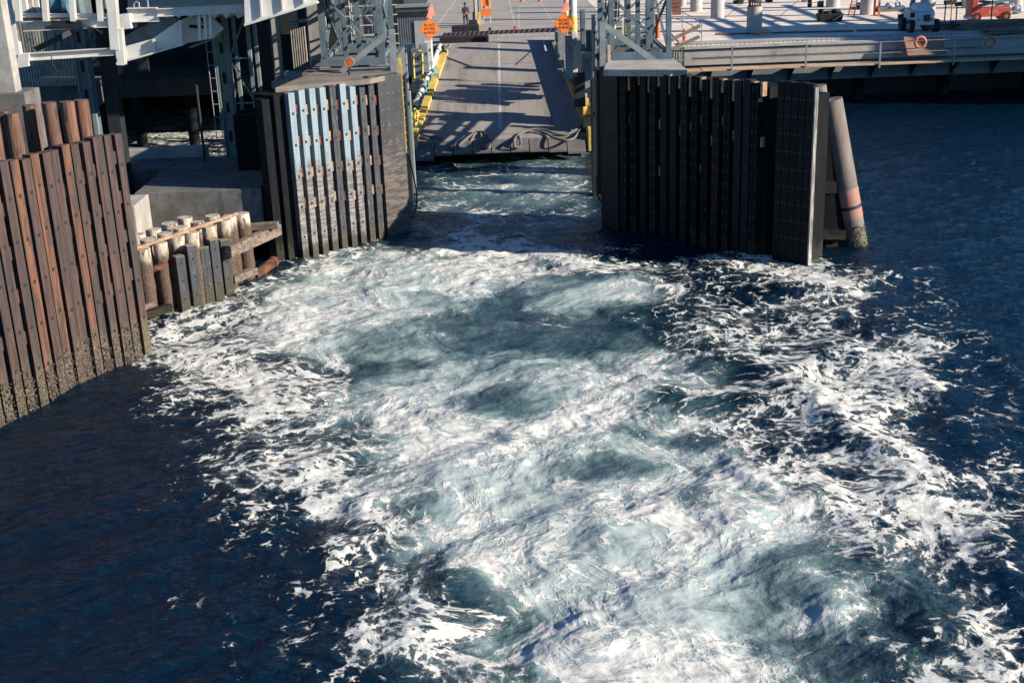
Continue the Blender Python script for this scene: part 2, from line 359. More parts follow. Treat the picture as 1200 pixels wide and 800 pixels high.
# ---- wing wall in shade with near-black rubbing timbers
A, B = (9.50, 44.45), (4.10, 50.30); ux, L = wall_dirs(A, B); nrm = (ux[1]*1, -ux[0]*1)
if nrm[1] > 0: nrm = (-nrm[0], -nrm[1])
wr = thing('wing_wall', 'wing wall with near-black rubbing timbers, shaded on the channel face, in front of the pier', 'wing wall', (A[0], A[1], 0), 'wing walls of the ferry slip')
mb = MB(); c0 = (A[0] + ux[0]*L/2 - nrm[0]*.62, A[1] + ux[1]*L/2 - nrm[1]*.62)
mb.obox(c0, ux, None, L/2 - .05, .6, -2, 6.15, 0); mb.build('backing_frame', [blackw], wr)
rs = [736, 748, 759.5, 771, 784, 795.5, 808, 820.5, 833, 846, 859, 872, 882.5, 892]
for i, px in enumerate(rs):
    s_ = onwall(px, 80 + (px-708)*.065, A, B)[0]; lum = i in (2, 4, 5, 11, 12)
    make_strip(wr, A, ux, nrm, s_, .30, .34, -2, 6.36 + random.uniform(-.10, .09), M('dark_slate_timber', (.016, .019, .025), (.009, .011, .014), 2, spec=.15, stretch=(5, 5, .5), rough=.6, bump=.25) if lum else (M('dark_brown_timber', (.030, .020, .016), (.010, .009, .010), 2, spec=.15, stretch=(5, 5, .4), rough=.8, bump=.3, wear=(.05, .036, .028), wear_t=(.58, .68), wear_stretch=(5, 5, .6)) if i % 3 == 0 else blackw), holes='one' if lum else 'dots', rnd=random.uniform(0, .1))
mb = MB()
for i, px in enumerate(rs):
    s_ = onwall(px + 6.5, 80 + (px-708)*.065, A, B)[0]
    c = (A[0]+ux[0]*s_ + nrm[0]*.16, A[1]+ux[1]*s_ + nrm[1]*.16); mb.obox(c, ux, None, .05, .13, 5.6 + .25*(i % 2), 6.34, 0)
    blocks(mb, A, ux, nrm, s_, 4.6 + random.uniform(-.5, .3), 2.2 + random.uniform(-1.5, 1.5), .13, 0, w=.07, every=random.uniform(1.3, 2.1))
mb.build('spacer_blocks', [cutwood], wr)
p0 = onwall(729, 84, A, B)[0]; mb = MB()
mb.obox((A[0]+ux[0]*(p0+L)/2 + nrm[0]*.15, A[1]+ux[1]*(p0+L)/2 + nrm[1]*.15), ux, None, (L-p0)/2, .16, -2, 6.42, 0)
mb.build('end_plate', [darkst], wr, bevel=.02)
mb = MB(); mb.box(B[0]-.32, B[0]+.35, B[1]+.12, B[1]+.75, 1.2, 6.2, 0); mb.build('rubber_bumper', [black], wr, bevel=.03)
mb = MB(); pad = [G(707, 82, 6.5), G(806, 84, 6.45), G(790, 70, 6.5), G(712, 72, 6.5)]
mb.prism([Vector((p.x, p.y, 6.26)) for p in pad], (0, 0, .26)); mb.build('concrete_cap', [conc], wr, bevel=.02)
# outer bolted panel beyond the gap
C_, D_ = (9.80, 44.15), (10.82, 43.10); ux, L = wall_dirs(C_, D_); nrm = (-abs(ux[1]), -abs(ux[0]))
pn = thing('bolted_fender', 'flat near-black bolted fender panel at the outer end of the shaded wing wall', 'fender panel', (C_[0], C_[1], 0))
mb = MB(); n_ = 5
for k in range(n_):
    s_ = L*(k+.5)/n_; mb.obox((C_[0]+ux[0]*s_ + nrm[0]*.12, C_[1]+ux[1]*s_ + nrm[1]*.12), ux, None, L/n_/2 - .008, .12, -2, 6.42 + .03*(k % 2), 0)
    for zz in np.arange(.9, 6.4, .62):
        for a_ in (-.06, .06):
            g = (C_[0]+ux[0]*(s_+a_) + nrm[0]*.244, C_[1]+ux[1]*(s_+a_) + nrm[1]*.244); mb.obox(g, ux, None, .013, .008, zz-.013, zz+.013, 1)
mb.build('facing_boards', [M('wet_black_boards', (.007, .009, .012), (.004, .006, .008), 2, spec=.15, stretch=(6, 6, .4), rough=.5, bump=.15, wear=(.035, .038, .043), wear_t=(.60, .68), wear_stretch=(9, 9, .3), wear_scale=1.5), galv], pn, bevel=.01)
mb = MB(); mb.obox((D_[0]+ux[0]*.035 + nrm[0]*.12, D_[1]+ux[1]*.035 + nrm[1]*.12), ux, None, .03, .10, -2, 6.3, 0); mb.build('edge_board', [M('sunlit_edge_tone', (.30, .28, .25), (.10, .09, .085), 3, stretch=(4, 4, .6), rough=.9, tide=((.25, .23, .2), .3, 1.2))], pn)  # pale edge: sunlight on the panel's side put into the board's colour
mb = MB(); mb.obox(((C_[0]+D_[0])/2-nrm[0]*.45, (C_[1]+D_[1])/2-nrm[1]*.45), ux, None, L/2-.05, .44, -2, 6.0, 0); mb.build('backing_frame', [blackw], pn)

# battered steel piles behind the panel
def pile(name, label, p, q, r, mat, cat='pile', group=None, r2=None, bands=None, top=None, n=20, wob=0):
    mb = MB(); p, q = Vector(p), Vector(q); k = 14
    pts = [p.lerp(q, i/k) for i in range(k+1)]
    if wob: pts = [a_ + Vector((random.uniform(-wob, wob), random.uniform(-wob, wob), 0)) if 0 < i < k else a_ for i, a_ in enumerate(pts)]
    rr = [r + ((r2 or r) - r)*i/k for i in range(k+1)]
    if wob: rr = [x*(1+random.uniform(-.05, .05)) for x in rr]
    mb.path(pts, rr, n, 0)
    if top: mb.m[-1] = 1
    root = mb.build(name, [mat] + ([top] if top else []), None, origin=(p.x, p.y, 0))
    tag(root, label, cat, group); return root
mpile = M('pile_bare', (.25, .215, .20), rough=.7) if False else steelpile
t1 = P(972.5, 117, 45.6); b1 = G(1006, 290, 0); b1 = Vector((b1.x, b1.y+.4, 0)); d1 = (b1 - t1)
pl = pile('steel_pile', 'leaning grey steel pile with an orange band, foot crusted with barnacles', b1 + d1*.25, t1, .45, steelpile)
mb = MB(); 
def on1(t): return b1.lerp(t1, t)
mb.path([on1(.195), on1(.40)], [.456, .456], 24, 0, False); mb.build('orange_band', [M('faded_orange_coating', (.44, .175, .12), (.36, .15, .10), 2, rough=.7, bump=.05, wear=(.25, .20, .18), wear_t=(.50, .66))], pl)
mb = MB(); mb.path([on1(.262), on1(.285)], [.462, .462], 24, 0, False); mb.build('clamp_band', [darkst], pl)
rb = random.Random(4); mb = MB()
for k in range(1100):
    t = rb.random()**1.5*.17 - .02; a_ = rb.uniform(0, 2*pi); c = on1(t) + Vector((cos(a_)*.455, sin(a_)*.455, rb.uniform(-.03, .03))); e_ = rb.uniform(.008, .022)
    mb.hexa([c+Vector((x*e_, y*e_, -e_)) for x, y in ((-1, -1), (1, -1), (1, 1), (-1, 1))], [c+Vector((x*e_*.5, y*e_*.5, e_)) for x, y in ((-1, -1), (1, -1), (1, 1), (-1, 1))])
bo = mb.build('barnacles', [M('barnacle_crust', (.15, .115, .085), (.05, .04, .032), 9, rough=.95)], pl); bo['kind'] = 'stuff'
t2 = P(957, 101, 47.5); b2 = Vector((t2.x+1.0, t2.y-.1, 0))
pile('steel_pile', 'dark leaning steel pile mostly hidden behind the black fender panel', b2 + (b2-t2)*.3, t2, .36, steelpile)
br = thing('pile_bracing', 'dark cross bracing with a pale tube between leaning pile and black panel', 'bracing', (10.6, 45.0, 0))
mb = MB()
mb.prism([P(960, 131, 45.2), P(966, 131, 45.2), P(990, 268, 45.2), P(994, 292, 45.2), P(968, 292, 45.2), P(962, 220, 45.2)], (0, .5, 0))
mb.bar((10.4, 44.6, 2.45), (12.2, 45.3, 2.30), .25, .45); mb.bar((10.4, 45.2, 3.0), (12.0, 46.2, 2.9), .2, .12); mb.bar((10.4, 44.9, .7), (12.6, 45.2, .5), .3, .35)
mb.build('gusset_plates', [blackw], br)
mb = MB(); mb.tube((10.3, 44.75, 1.25), (12.1, 46.6, 1.05), .27); mb.build('cross_tube', [steelpile], br)
mb = MB(); mb.prism([P(949, 192, 44.6), P(966, 194, 44.6), P(949, 196, 44.6)], (0, .3, 0)); mb.prism([P(947, 178, 44.7), P(952, 193, 44.7), P(947, 196, 44.7)], (0, .05, 0)); mb.build('lit_flange', [galv], br)
mb = MB(); mb.bar((10.55, 44.7, 5.75), t1 + Vector((-.1, 0, 0)), .3, .05); mb.build('top_strap', [galv], br)

# ---- brown timber fender wall, near side
A, B = (-15.3, 27.6), (-11.62, 36.35); ux, L = wall_dirs(A, B); nrm = (ux[1], -ux[0])
fw = thing('fender_wall', 'long weathered brown timber fender wall standing in dark water, barnacled at the foot', 'fender wall', (A[0], A[1], 0))
mb = MB(); mb.obox((A[0]+ux[0]*L/2-nrm[0]*.12, A[1]+ux[1]*L/2-nrm[1]*.12), ux, None, L/2, .10, -2, 6.3, 0); mb.build('backing_planks', [blackw], fw)
pxs = [129, 115, 105, 90, 78, 66, 54, 43, 31, 19, 7]; sl_ = [onwall(px, 159 + (129-px)*.27, A, B)[0] for px in pxs]
step = (sl_[0]-sl_[-1])/(len(sl_)-1); s_ = sl_[-1]
while s_ - step > .3: s_ -= step; sl_.append(s_)
for i, s_ in enumerate(sl_):
    o = make_strip(fw, A, ux, nrm, s_, .40 if i in (2,) else .30, .30 + .05*(i % 2), -2, 6.72 + random.uniform(-.05, .05), [brownt, brownd, brownt, brownt, brownd, rusty, brownt, brownd, rusty, brownt, rusty][i % 11], lean=0, rnd=random.uniform(0, .35))
mb = MB()
for i, s_ in enumerate(sl_):
    blocks(mb, A, ux, nrm, s_ - step/2, 6.1 - (i % 2)*.3, .7, .14, (i % 3)*.1, w=.14)
mb.build('spacer_blocks', [brownt], fw)
rb = random.Random(5); mb = MB()
for k in range(5200):
    s_ = rb.uniform(0, L); zz = rb.random()**1.8*(1.15 + .8*mnoise.noise(Vector((s_*1.7, 2, 0)))) - .1; c = Vector((A[0]+ux[0]*s_+nrm[0]*.36, A[1]+ux[1]*s_+nrm[1]*.36, zz)); 
    if min(abs(s_-q) for q in sl_) > .16: c -= Vector((nrm[0]*.3, nrm[1]*.3, 0))
    e_ = rb.uniform(.006, .022)
    mb.hexa([c+Vector((x*e_, y*e_, -e_)) for x, y in ((-1, -1), (1, -1), (1, 1), (-1, 1))], [c+Vector((x*e_*.5, y*e_*.5, e_)) for x, y in ((-1, -1), (1, -1), (1, 1), (-1, 1))])
bo = mb.build('barnacles', [M('barnacle_crust', (.3, .26, .2))], fw); bo['kind'] = 'stuff'
# round piles behind the fender wall
tops = [(3, 130, 39), (13, 133, 37.3), (34, 123, 38.5), (57, 120, 38.0), (78, 119, 38.8), (95, 117, 39.4), (-12, 128, 38)]
seq = ['second round brown pile behind the fender wall, cut by the edge of the photo', 'squat round brown pile in front of the row behind the fender wall', 'darker round pile standing between two others behind the fender wall',
       'tallest round brown pile behind the fender wall', 'round brown pile with a white fleck, fifth behind the fender wall', 'round brown pile behind the fender wall next to the steel column with oval holes', 'round brown pile behind the fender wall, mostly outside the photo']
for k, (px, py, Y) in enumerate(tops):
    t_ = P(px, py, Y); pile('timber_pile', seq[k], (t_.x, t_.y, -2), t_, .24, pilew, group='round piles behind the fender wall', top=cutwood if False else pilew, wob=.015, r2=.22)

# ================================================================ PILE CLUSTER between fender wall and wing wall
def zpx(x, y): return 130 + x/3.638, 170 + y/3.638
front = [(85, 425), (133, 440), (208, 415), (277, 388), (342, 370), (415, 345), (482, 320), (558, 290)]
mid = [(157, 400), (228, 375), (295, 350), (367, 327)]
backr = [(113, 380), (180, 358), (250, 333), (315, 308), (432, 300), (505, 300)]
names = {'front': 'front row', 'mid': 'middle row', 'back': 'back row'}
for rown, row, zt in (('front', front, 2.45), ('mid', mid, 2.45), ('back', backr, 2.45)):
    for k, (x_, y_) in enumerate(row):
        px, py = zpx(x_, y_); t_ = G(px, py, zt)
        pile('short_pile', 'short pale pile, %s from the fender wall in the %s' % (ORD[k], names[rown]), (t_.x, t_.y, -2), t_, .25, pilec,
             group='short piles between the fender wall and the wing wall', wob=.012, r2=.255 + random.uniform(-.02, .02))
fts = [((275, 475), (318, 712)), ((325, 428), (368, 690)), ((385, 437), (418, 655)), ((425, 402), (460, 645)), ((476, 405), (502, 622))]
dsc = ['nearest the fender wall', 'second from the fender wall', 'middle one, with a mossy top', 'fourth from the fender wall, tallest', 'nearest the wing wall']
for k, (a_, b_) in enumerate(fts):
    bx_, by_ = zpx(*b_); g = G(bx_, by_, 0); tx, ty = zpx(*a_); t_ = P(tx, ty, g.y)
    o = thing('fender_timber', 'dark square fender timber in front of the short piles, ' + dsc[k], 'fender timber', (g.x, g.y, 0), 'dark fender timbers of the pile cluster')
    uxx = Vector((.80, .60)); mb = MB(); mb.obox((g.x, g.y), uxx, None, .16, .15, -2, t_.z, 0); mb.build('timber', [slate], o, bevel=.012)
    mb = MB(); mb.obox((g.x, g.y), uxx, None, .158, .148, t_.z+.002, t_.z+.03, 0); mb.build('top_cap', [mossy if k in (0, 2, 4) else cutwood], o)
    mb = MB()
    for zz in np.arange(.5, t_.z-.2, .62):
        mb.obox((g.x+.6*.155, g.y-.8*.155), uxx, None, .03, .008, zz-.03, zz+.03); mb.mark()
    mb.build_each('bolt_recess', [black], o)
def bar_thing(name, label, cat, p, q, w, h, mat, up=(0, 0, 1), bevel=.01, group=None):
    mb = MB(); mb.bar(p, q, w, h, 0, up); return tag(mb.build(name, [mat], None, origin=tuple(Vector(p)), bevel=bevel), label, cat, group)
z_ = zpx
bar_thing('waler_beam', 'heavy grey-brown timber beam running from the short piles towards the wing wall', 'beam', G(*z_(500, 455), 1.6), G(*z_(715, 358), 1.6), .28, .42, greyt, bevel=.03)
bar_thing('upper_beam', 'grey timber beam behind the heavy beam beside the wing wall', 'beam', G(*z_(585, 350), 1.9), G(*z_(715, 340), 1.95), .25, .25, greyt, bevel=.02)
bar_thing('long_pole', 'long thin pale pole laid across the tops of the short piles', 'pole', G(*z_(92, 445), 2.50), G(*z_(538, 292), 2.52), .10, .10, cutwood)
bar_thing('rusty_angle', 'rusty steel angle lying below the front row of short piles', 'steel angle', G(*z_(92, 565), 1.55), G(*z_(240, 505), 1.75), .16, .16, rust)
bar_thing('low_beam', 'low weedy timber beam at the waterline next to the fender wall', 'beam', G(*z_(45, 755), .35), G(*z_(255, 690), .35), .22, .25, blackw)
bar_thing('low_beam', 'second low weedy beam just above the waterline beam next to the fender wall', 'beam', G(*z_(45, 735), .7), G(*z_(180, 675), .7), .14, .16, greyt)
bar_thing('low_beam', 'low timber beam at the foam edge below the heavy beam', 'beam', G(*z_(515, 575), .35), G(*z_(612, 535), .35), .3, .25, greyt)
bar_thing('low_beam', 'dark lower timber beam behind the five fender timbers', 'beam', G(*z_(250, 560), .9), G(*z_(520, 470), .9), .3, .3, blackw)
bk = [(125, 590), (200, 575), (245, 555)]
for k, (x_, y_) in enumerate(bk):
    g = G(*z_(x_, y_), 1.0); mb = MB(); mb.obox((g.x, g.y), Vector((.8, .6)), None, .22, .2, -1.5 if k < 2 else .3, 1.25, 0)
    mb.obox((g.x+.3, g.y-.1), Vector((.8, .6)), None, .03, .04, -.5, 1.1, 0); mb.obox((g.x+.16, g.y-.2), Vector((.8, .6)), None, .03, .03, -.5, 1.0, 0)
    tag(mb.build('broken_fender_block', [greyt if k else blackw], None, origin=(g.x, g.y, 0), bevel=.03), ['dark broken timber block beneath the rusty angle, nearest the fender wall', 'tilted broken timber block with hanging bolts beneath the rusty angle', 'broken timber block against the first dark fender timber'][k], 'timber block')
p, q = G(*z_(610, 562), .05), G(*z_(700, 492), .28)
mb = MB(); mb.tube(p, q, .20, .19, 18); mb.tube(p.lerp(q, .82), p.lerp(q, .9), .23, .23, 18)
tag(mb.build('drifting_pipe', [rust], None, origin=p), 'rusty red pipe lying half submerged in foam in front of the sunlit wing wall', 'pipe')

# ================================================================ DOCK STRUCTURES BEYOND THE CLUSTER
cap = thing('concrete_pile_cap', 'low wide concrete footing in shade behind the short piles', 'concrete footing', (-13, 47, 0))
mb = MB(); mb.box(-14.1, -9.3, 46.6, 52.6, .9, 2.80); mb.build('slab', [conc_dk], cap, bevel=.04)
mb = MB(); mb.box(-14.6, -13.55, 44.6, 46.57, -1, 2.75); mb.build('end_block', [conc], cap, bevel=.04)
mb = MB(); mb.box(-17.6, -9.4, 52.65, 55.0, .9, 2.55); mb.build('rear_slab', [conc_dk], cap, bevel=.03)
mb = MB(); mb.box(-17.2, -13.3, 55.1, 55.9, 2.1, 2.95)
tag(mb.build('curb_block', [conc], None, origin=(-15, 55.5, 2.1), bevel=.02), 'pale sunlit concrete curb block on the footing beneath the white gangway', 'curb block')
# steel column with oval holes
def holed_column(label, px0, px1, ptop, pbot, Y, zb, mat, holes, w2=.5, ladder=False):
    a_ = P(px0, pbot, Y); b_ = P(px1, pbot, Y); x0, x1 = a_.x, b_.x
    o = thing('steel_column', label, 'steel column', ((x0+x1)/2, Y, zb))
    mb = MB(); mb.box(x0, x1, Y, Y+.06, zb, 13); mb.box(x0-.04, x0+.04, Y-.14, Y+w2, zb, 13); mb.box(x1-.04, x1+.04, Y-.14, Y+w2, zb, 13); mb.box(x0-.2, x1+.2, Y-.25, Y+w2+.1, zb-.08, zb)
    mb.build('web_and_flanges', [mat], o)
    xc = (x0+x1)/2; hw = (x1-x0)*.17
    for z in holes:
        mb = MB(); pts = [(xc + hw*cos(t), Y-.006, z + .16*(1 if sin(t) > 0 else -1) + hw*sin(t)) for t in np.linspace(0, 2*pi, 20, endpoint=False)]
        mb.prism(pts, (0, .01, 0)); mb.build('oval_hole', [black], o)
    return o, x0, x1
o, x0, x1 = holed_column('dark blue-grey steel column with oval holes standing under the white gangway', 109, 122, 70, 205, 51.5, 2.56 if False else 2.85, bluest, [3.6, 4.75, 5.9, 7.05, 8.2])
mb = MB(); mb.box(x1+.3, x1+.85, 52.0, 52.6, .5, 12); tag(mb.build('steel_post', [darkst], None, origin=(x1+.5, 52.3, .5), bevel=.02), 'plain dark steel post next to the column with oval holes under the gangway', 'steel post')
for pxx in ((118, 4), (148, 0)):
    pass
mb = MB(); mb.box(x1+.06, x1+.22, 50.9, 51.1, 2.9, 5.2)
tag(mb.build('guide_channel', [greenst], None, origin=(x1+.1, 51, 2.9)), 'short pale green steel channel catching sun at the foot of the dark holed column', 'steel channel')
# lattice tower with holed web
o, x0, x1 = holed_column('pale grey-green steel tower with oval holes and a laced side, behind the pile cluster', 262, 275, 10, 140, 54.5, 2.6, greenst, [3.5, 4.75, 6.0, 7.25, 8.5, 9.7])
mb = MB(); xa, xb = x1+.05, x1+.95
for xx in (xa, xb): mb.box(xx-.07, xx+.07, 54.45, 54.65, 2.6, 13); mb.box(xx-.07, xx+.07, 56.0, 56.2, 2.6, 13)
z = 3.0; k = 0
while z < 12:
    mb.bar((xa, 54.6, z), (xb, 54.6, z+1.9), .10, .06) if k % 2 == 0 else mb.bar((xb, 54.6, z), (xa, 54.6, z+1.9), .10, .06)
    mb.bar((xa, 54.6, z+1.9), (xb, 54.6, z+1.9), .08, .06); z += 1.9; k += 1
mb.build('laced_side', [greenst], o)
mb = MB()
for xx in (x0-.32, x0-.05): mb.tube((xx, 54.2, 2.0), (xx, 54.2, 13), .02, n=6)
for z in np.arange(2.2, 12.8, .55): mb.tube((x0-.32, 54.2, z), (x0-.05, 54.2, z), .018, n=6)
mb.build('ladder', [galv], o)
mb = MB(); mb.tube((x0-.75, 53.4, 0.2), (x0-.75, 53.4, 5.9), .06, n=8); mb.box(x0-.9, x0-.6, 53.25, 53.55, 1.2, 1.6); mb.box(x0-.87, x0-.63, 53.3, 53.5, 2.2, 2.35)
tag(mb.build('rod', [darkst], None, origin=(x0-.75, 53.4, .2)), 'thin dark vertical rod standing in water beside the laced steel tower', 'rod')
# dark dolphin posts in front of the tower
for k, (px, pt, Y, w) in enumerate([(286, 134, 50.5, .62), (303, 132, 51.5, .5), (314, 128, 52.5, .4)]):
    t_ = P(px, pt, Y); mb = MB(); mb.box(t_.x-w/2*1.3, t_.x+w/2*1.3, Y-.3, Y+.4, -1, t_.z); 
    tag(mb.build('dark_post', [blackw], None, origin=(t_.x, Y, -1), bevel=.03), ['broad black timber post standing before the laced steel tower', 'narrower black timber post between the broad post and the sunlit wing wall', 'thin black timber post touching the sunlit wing wall'][k], 'timber post', 'black posts beside the sunlit wing wall')
bar_thing('post_cap_beam', 'dark timber beam joining the black posts beside the sunlit wing wall', 'beam', P(280, 133, 50.9), P(318, 127, 52.6), .3, .2, blackw)

# far dock: deck, beam, piles, back wall
dock = thing('dock', 'dark elevated concrete dock on piles beyond the white gangway', 'dock', (-25, 72, 0))
mb = MB(); mb.box(-60, -9.0, 76, 130, 3.0, 4.0); mb.build('deck', [conc_dk], dock)
mb = MB(); mb.box(-60, -5.2, 96, 97, -1, 3.0); mb.build('rear_bulkhead', [darkst], dock)
mb = MB(); a_ = P(147, 115, 70); b_ = P(250, 97, 70); mb.box(-60, -12.5, 70, 70.8, a_.z, a_.z+1.0); mb.build('edge_beam', [M('dark_beam', (.075, .055, .045), (.045, .036, .03), 1, rough=.9)], dock, bevel=.03)
mb = MB(); mb.box(-60, -12.6, 70.1, 76, a_.z+1.0, a_.z+1.25); mb.build('front_slab', [darkst], dock)
for px in (162, 224, 120, 60):
    g = P(px, 130, 70.4); mb = MB(); mb.tube((g.x, 70.4, -1), (g.x, 70.4, a_.z), .30, n=14); mb.build('pile', [blackw], dock)
# dark shed over the dock (the hollow behind the gangway)
sh = thing('terminal_shed', 'dark open-fronted shed on the dock behind the white gangway', 'shed', (-25, 80, 4))
mb = MB(); mb.box(-60, -6.2, 84, 84.5, 4, 16); mb.build('rear_wall', [darkst], sh)
mb = MB(); mb.box(-60, -6.0, 74, 84.4, 8.8, 9.2); mb.build('roof', [darkst], sh)
mb = MB(); mb.box(-8.05, -7.75, 60.5, 84, 6.8, 14); tag(mb.build('dock_shade_wall', [darkst], None, origin=(-7.9, 72, 2.6)), 'added dark wall shading the dock, running back behind the lattice tower with the reflector', 'wall')  # wall added to keep the sun off the dock
# picket screen at far left
pf = thing('picket_screen', 'tall pale picket screen of thin bars behind the white gangway frame', 'picket screen', (-22, 58, 5))
g0 = P(-12, 104, 57); g1 = P(98, 100, 57); zb = g1.z; mb = MB()
for k in range(44):
    x_ = g0.x - 1.2 + (g1.x - g0.x + 1.2)*k/43; mb.box(x_-.035, x_+.035, 57, 57.06, zb, zb+2.9)
mb.build('bars', [M('pale_bars', (.42, .40, .34), (.3, .28, .24), 3, rough=.7)], pf)
mb = MB(); mb.box(g0.x-1.3, g1.x+.05, 57.061, 57.16, zb+.0, zb+.10); mb.box(g0.x-1.3, g1.x+.05, 57.061, 57.16, zb+2.7, zb+2.8); mb.build('rails', [galv], pf)
mb = MB(); mb.box(g0.x-2, g1.x+.2, 57.3, 62, zb-1.1, zb-.02); tag(mb.build('dock_slab', [conc_dk], None, origin=(g0.x, 57.3, zb-1)), 'concrete dock slab below the picket screen', 'concrete slab')
mb = MB(); mb.box(g0.x-2, g1.x+1.9, 61, 61.4, zb, zb+5); tag(mb.build('dark_hoarding', [darkst], None, origin=(g0.x, 61, zb)), 'dark hoarding standing behind the picket screen', 'hoarding')
# concrete column front left
pc = thing('concrete_column', 'square pale concrete column rising past the picket screen at the edge of the white gangway', 'concrete column', (-17, 46, 2))
a_ = P(10, 118, 47); mb = MB(); mb.box(a_.x-.30, a_.x+.34, 47, 47.6, 0, 14); mb.build('shaft', [conc], pc, bevel=.04)
mb = MB(); mb.box(a_.x-.9, a_.x+.75, 46.7, 48.3, 4.4, a_.z+.3); mb.build('collar', [conc_dk], pc, bevel=.04)

# ================================================================ CONCRETE PORTAL
po = thing('concrete_portal', 'grey concrete portal with a dark opening behind the sunlit wing wall', 'portal', (-8.6, 57, 3))
def pxbox(mb, x0, x1, y0, y1, Y, th, mi=0):
    """box whose front face spans the photo rectangle at depth Y"""
    a_ = P((x0+x1)/2, y1, Y); b_ = P((x0+x1)/2, y0, Y); l_ = P(x0, (y0+y1)/2, Y); r_ = P(x1, (y0+y1)/2, Y)
    mb.box(l_.x, r_.x, Y, Y+th, a_.z, b_.z, mi); return mb
mb = MB(); pxbox(mb, 360, 379, -20, 88, 57, 1.2); mb.build('column', [conc], po, bevel=.05)
mb = MB(); pxbox(mb, 318, 326, -20, 102, 57.5, .6); mb.build('column', [conc], po, bevel=.03)
mb = MB(); pxbox(mb, 288, 317.5, -20, 132, 58, .3); mb.build('side_panel', [darkst], po)
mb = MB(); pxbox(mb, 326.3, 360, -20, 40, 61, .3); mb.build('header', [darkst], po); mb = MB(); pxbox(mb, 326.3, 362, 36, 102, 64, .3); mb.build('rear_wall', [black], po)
mb = MB()
for k in range(7): pxbox(mb, 343+k*2.6, 344.1+k*2.6, 30+6-k*.8, 96, 60, .1)
mb.build('bars', [cream], po)
mb = MB(); pxbox(mb, 318, 380, 95, 103, 56.6, 4); mb.build('threshold', [conc], po, bevel=.03)
mb = MB(); pxbox(mb, 338, 360, 24, 27, 59.5, .3); mb.build('light_fitting', [galv], po)

# ================================================================ LATTICE TOWERS (lift towers of the ramp)
def lattice(label, xa, xb, ya, yb, z0, z1, mat, hz=2.75, extra=()):
    o = thing('lattice_tower', label, 'lattice tower', ((xa+xb)/2, ya, z0), 'steel lattice towers of the ramp')
    legs = [(xa, ya), (xb, ya), (xa, yb), (xb, yb)]
    for (x_, y_) in legs:
        mb = MB(); mb.ibar((x_, y_, z0), (x_, y_, z1), .24, .24, .035, 0, (0, 1, 0)); mb.build('leg', [mat], o)
    for (x_, y_) in extra:
        mb = MB(); mb.ibar((x_, y_, z0), (x_, y_, z1), .20, .2, .03, 0, (0, 1, 0)); mb.build('inner_post', [mat], o)
    faces = [((xa, ya), (xb, ya)), ((xa, yb), (xb, yb)), ((xa, ya), (xa, yb)), ((xb, ya), (xb, yb))]
    for fi, (p_, q_) in enumerate(faces):
        mb = MB(); z = z0 + .25; k = 0
        while z < z1 - .5:
            zz = min(z + hz, z1)
            mb.bar((p_[0], p_[1], z), (q_[0], q_[1], z), .16, .16)
            d_ = .13 if fi < 2 else .11
            off = -.09 if fi == 0 else 0
            mb.bar((p_[0], p_[1]+off, z+.05), (q_[0], q_[1]+off, zz-.05), d_, .07); mb.bar((q_[0], q_[1]-off*.4, z+.05), (p_[0], p_[1]-off*.4, zz-.05), d_, .07)
            z = zz
        mb.build('bracing', [mat], o)
    mb = MB(); mb.box(xa-.15, xb+.15, ya-.2, ya+.15, z0-.02, z0+.26); mb.mark(); mb.box(xa-.15, xb+.15, yb-.15, yb+.15, z0-.02, z0+.26); mb.mark(); mb.build_each('base_beam', [mat], o)
    for (x_, y_) in legs:
        mb = MB(); mb.box(x_-.22, x_+.22, y_-.22, y_+.22, z0-.1, z0-.03); mb.build('base_plate', [galv], o)
    return o
lattice('steel lattice tower above the sunlit wing wall, behind the amber reflector', -7.35, -4.95, 53.0, 58.2, 6.55, 17, bluest, extra=[(-6.75, 55.5), (-6.1, 55.0), (-5.5, 57.0)])
lattice('steel lattice tower above the shaded wing wall, beside the pier', 5.22, 7.92, 60.0, 66.6, 5.5, 17, bluest, extra=[(6.25, 62.2), (6.6, 61.2), (7.3, 63.0), (7.6, 64.5)])
for sx, nm in ((-1, 'sunlit'), (1, 'shaded')):
    x0 = -8.2 if sx < 0 else 4.3; mb = MB(); (mb.box(x0, x0+3.6, 51.8, 61.0, 5.3, 6.4) if sx < 0 else mb.box(x0+.6, x0+4.0, 59.4, 60.6, 4.8, 5.4) and mb.box(x0+.6, x0+4.0, 66.0, 67.2, 4.8, 5.4) and mb.box(x0+3.4, x0+3.8, 60.59, 66.01, 4.85, 5.2) and mb.box(x0+.8, x0+1.1, 60.59, 66.01, 4.85, 5.2))
    for ax_ in ((x0+.3, x0+2.6) if sx < 0 else (x0+.9, x0+3.3)):
        for ay_ in ((53, 59.5) if sx < 0 else (59.7, 66.3)): mb.box(ax_, ax_+.6, ay_, ay_+.6, -1, 5.3 if sx < 0 else 4.8)
    if sx < 0: mb.box(x0+.2, x0+3.3, 56, 60.8, -1, 5.2)
    tag(mb.build('tower_pier', [conc_dk], None, origin=(x0, 53, 0), bevel=.03), 'dark concrete pier carrying the lattice tower behind the %s wing wall' % nm, 'pier')
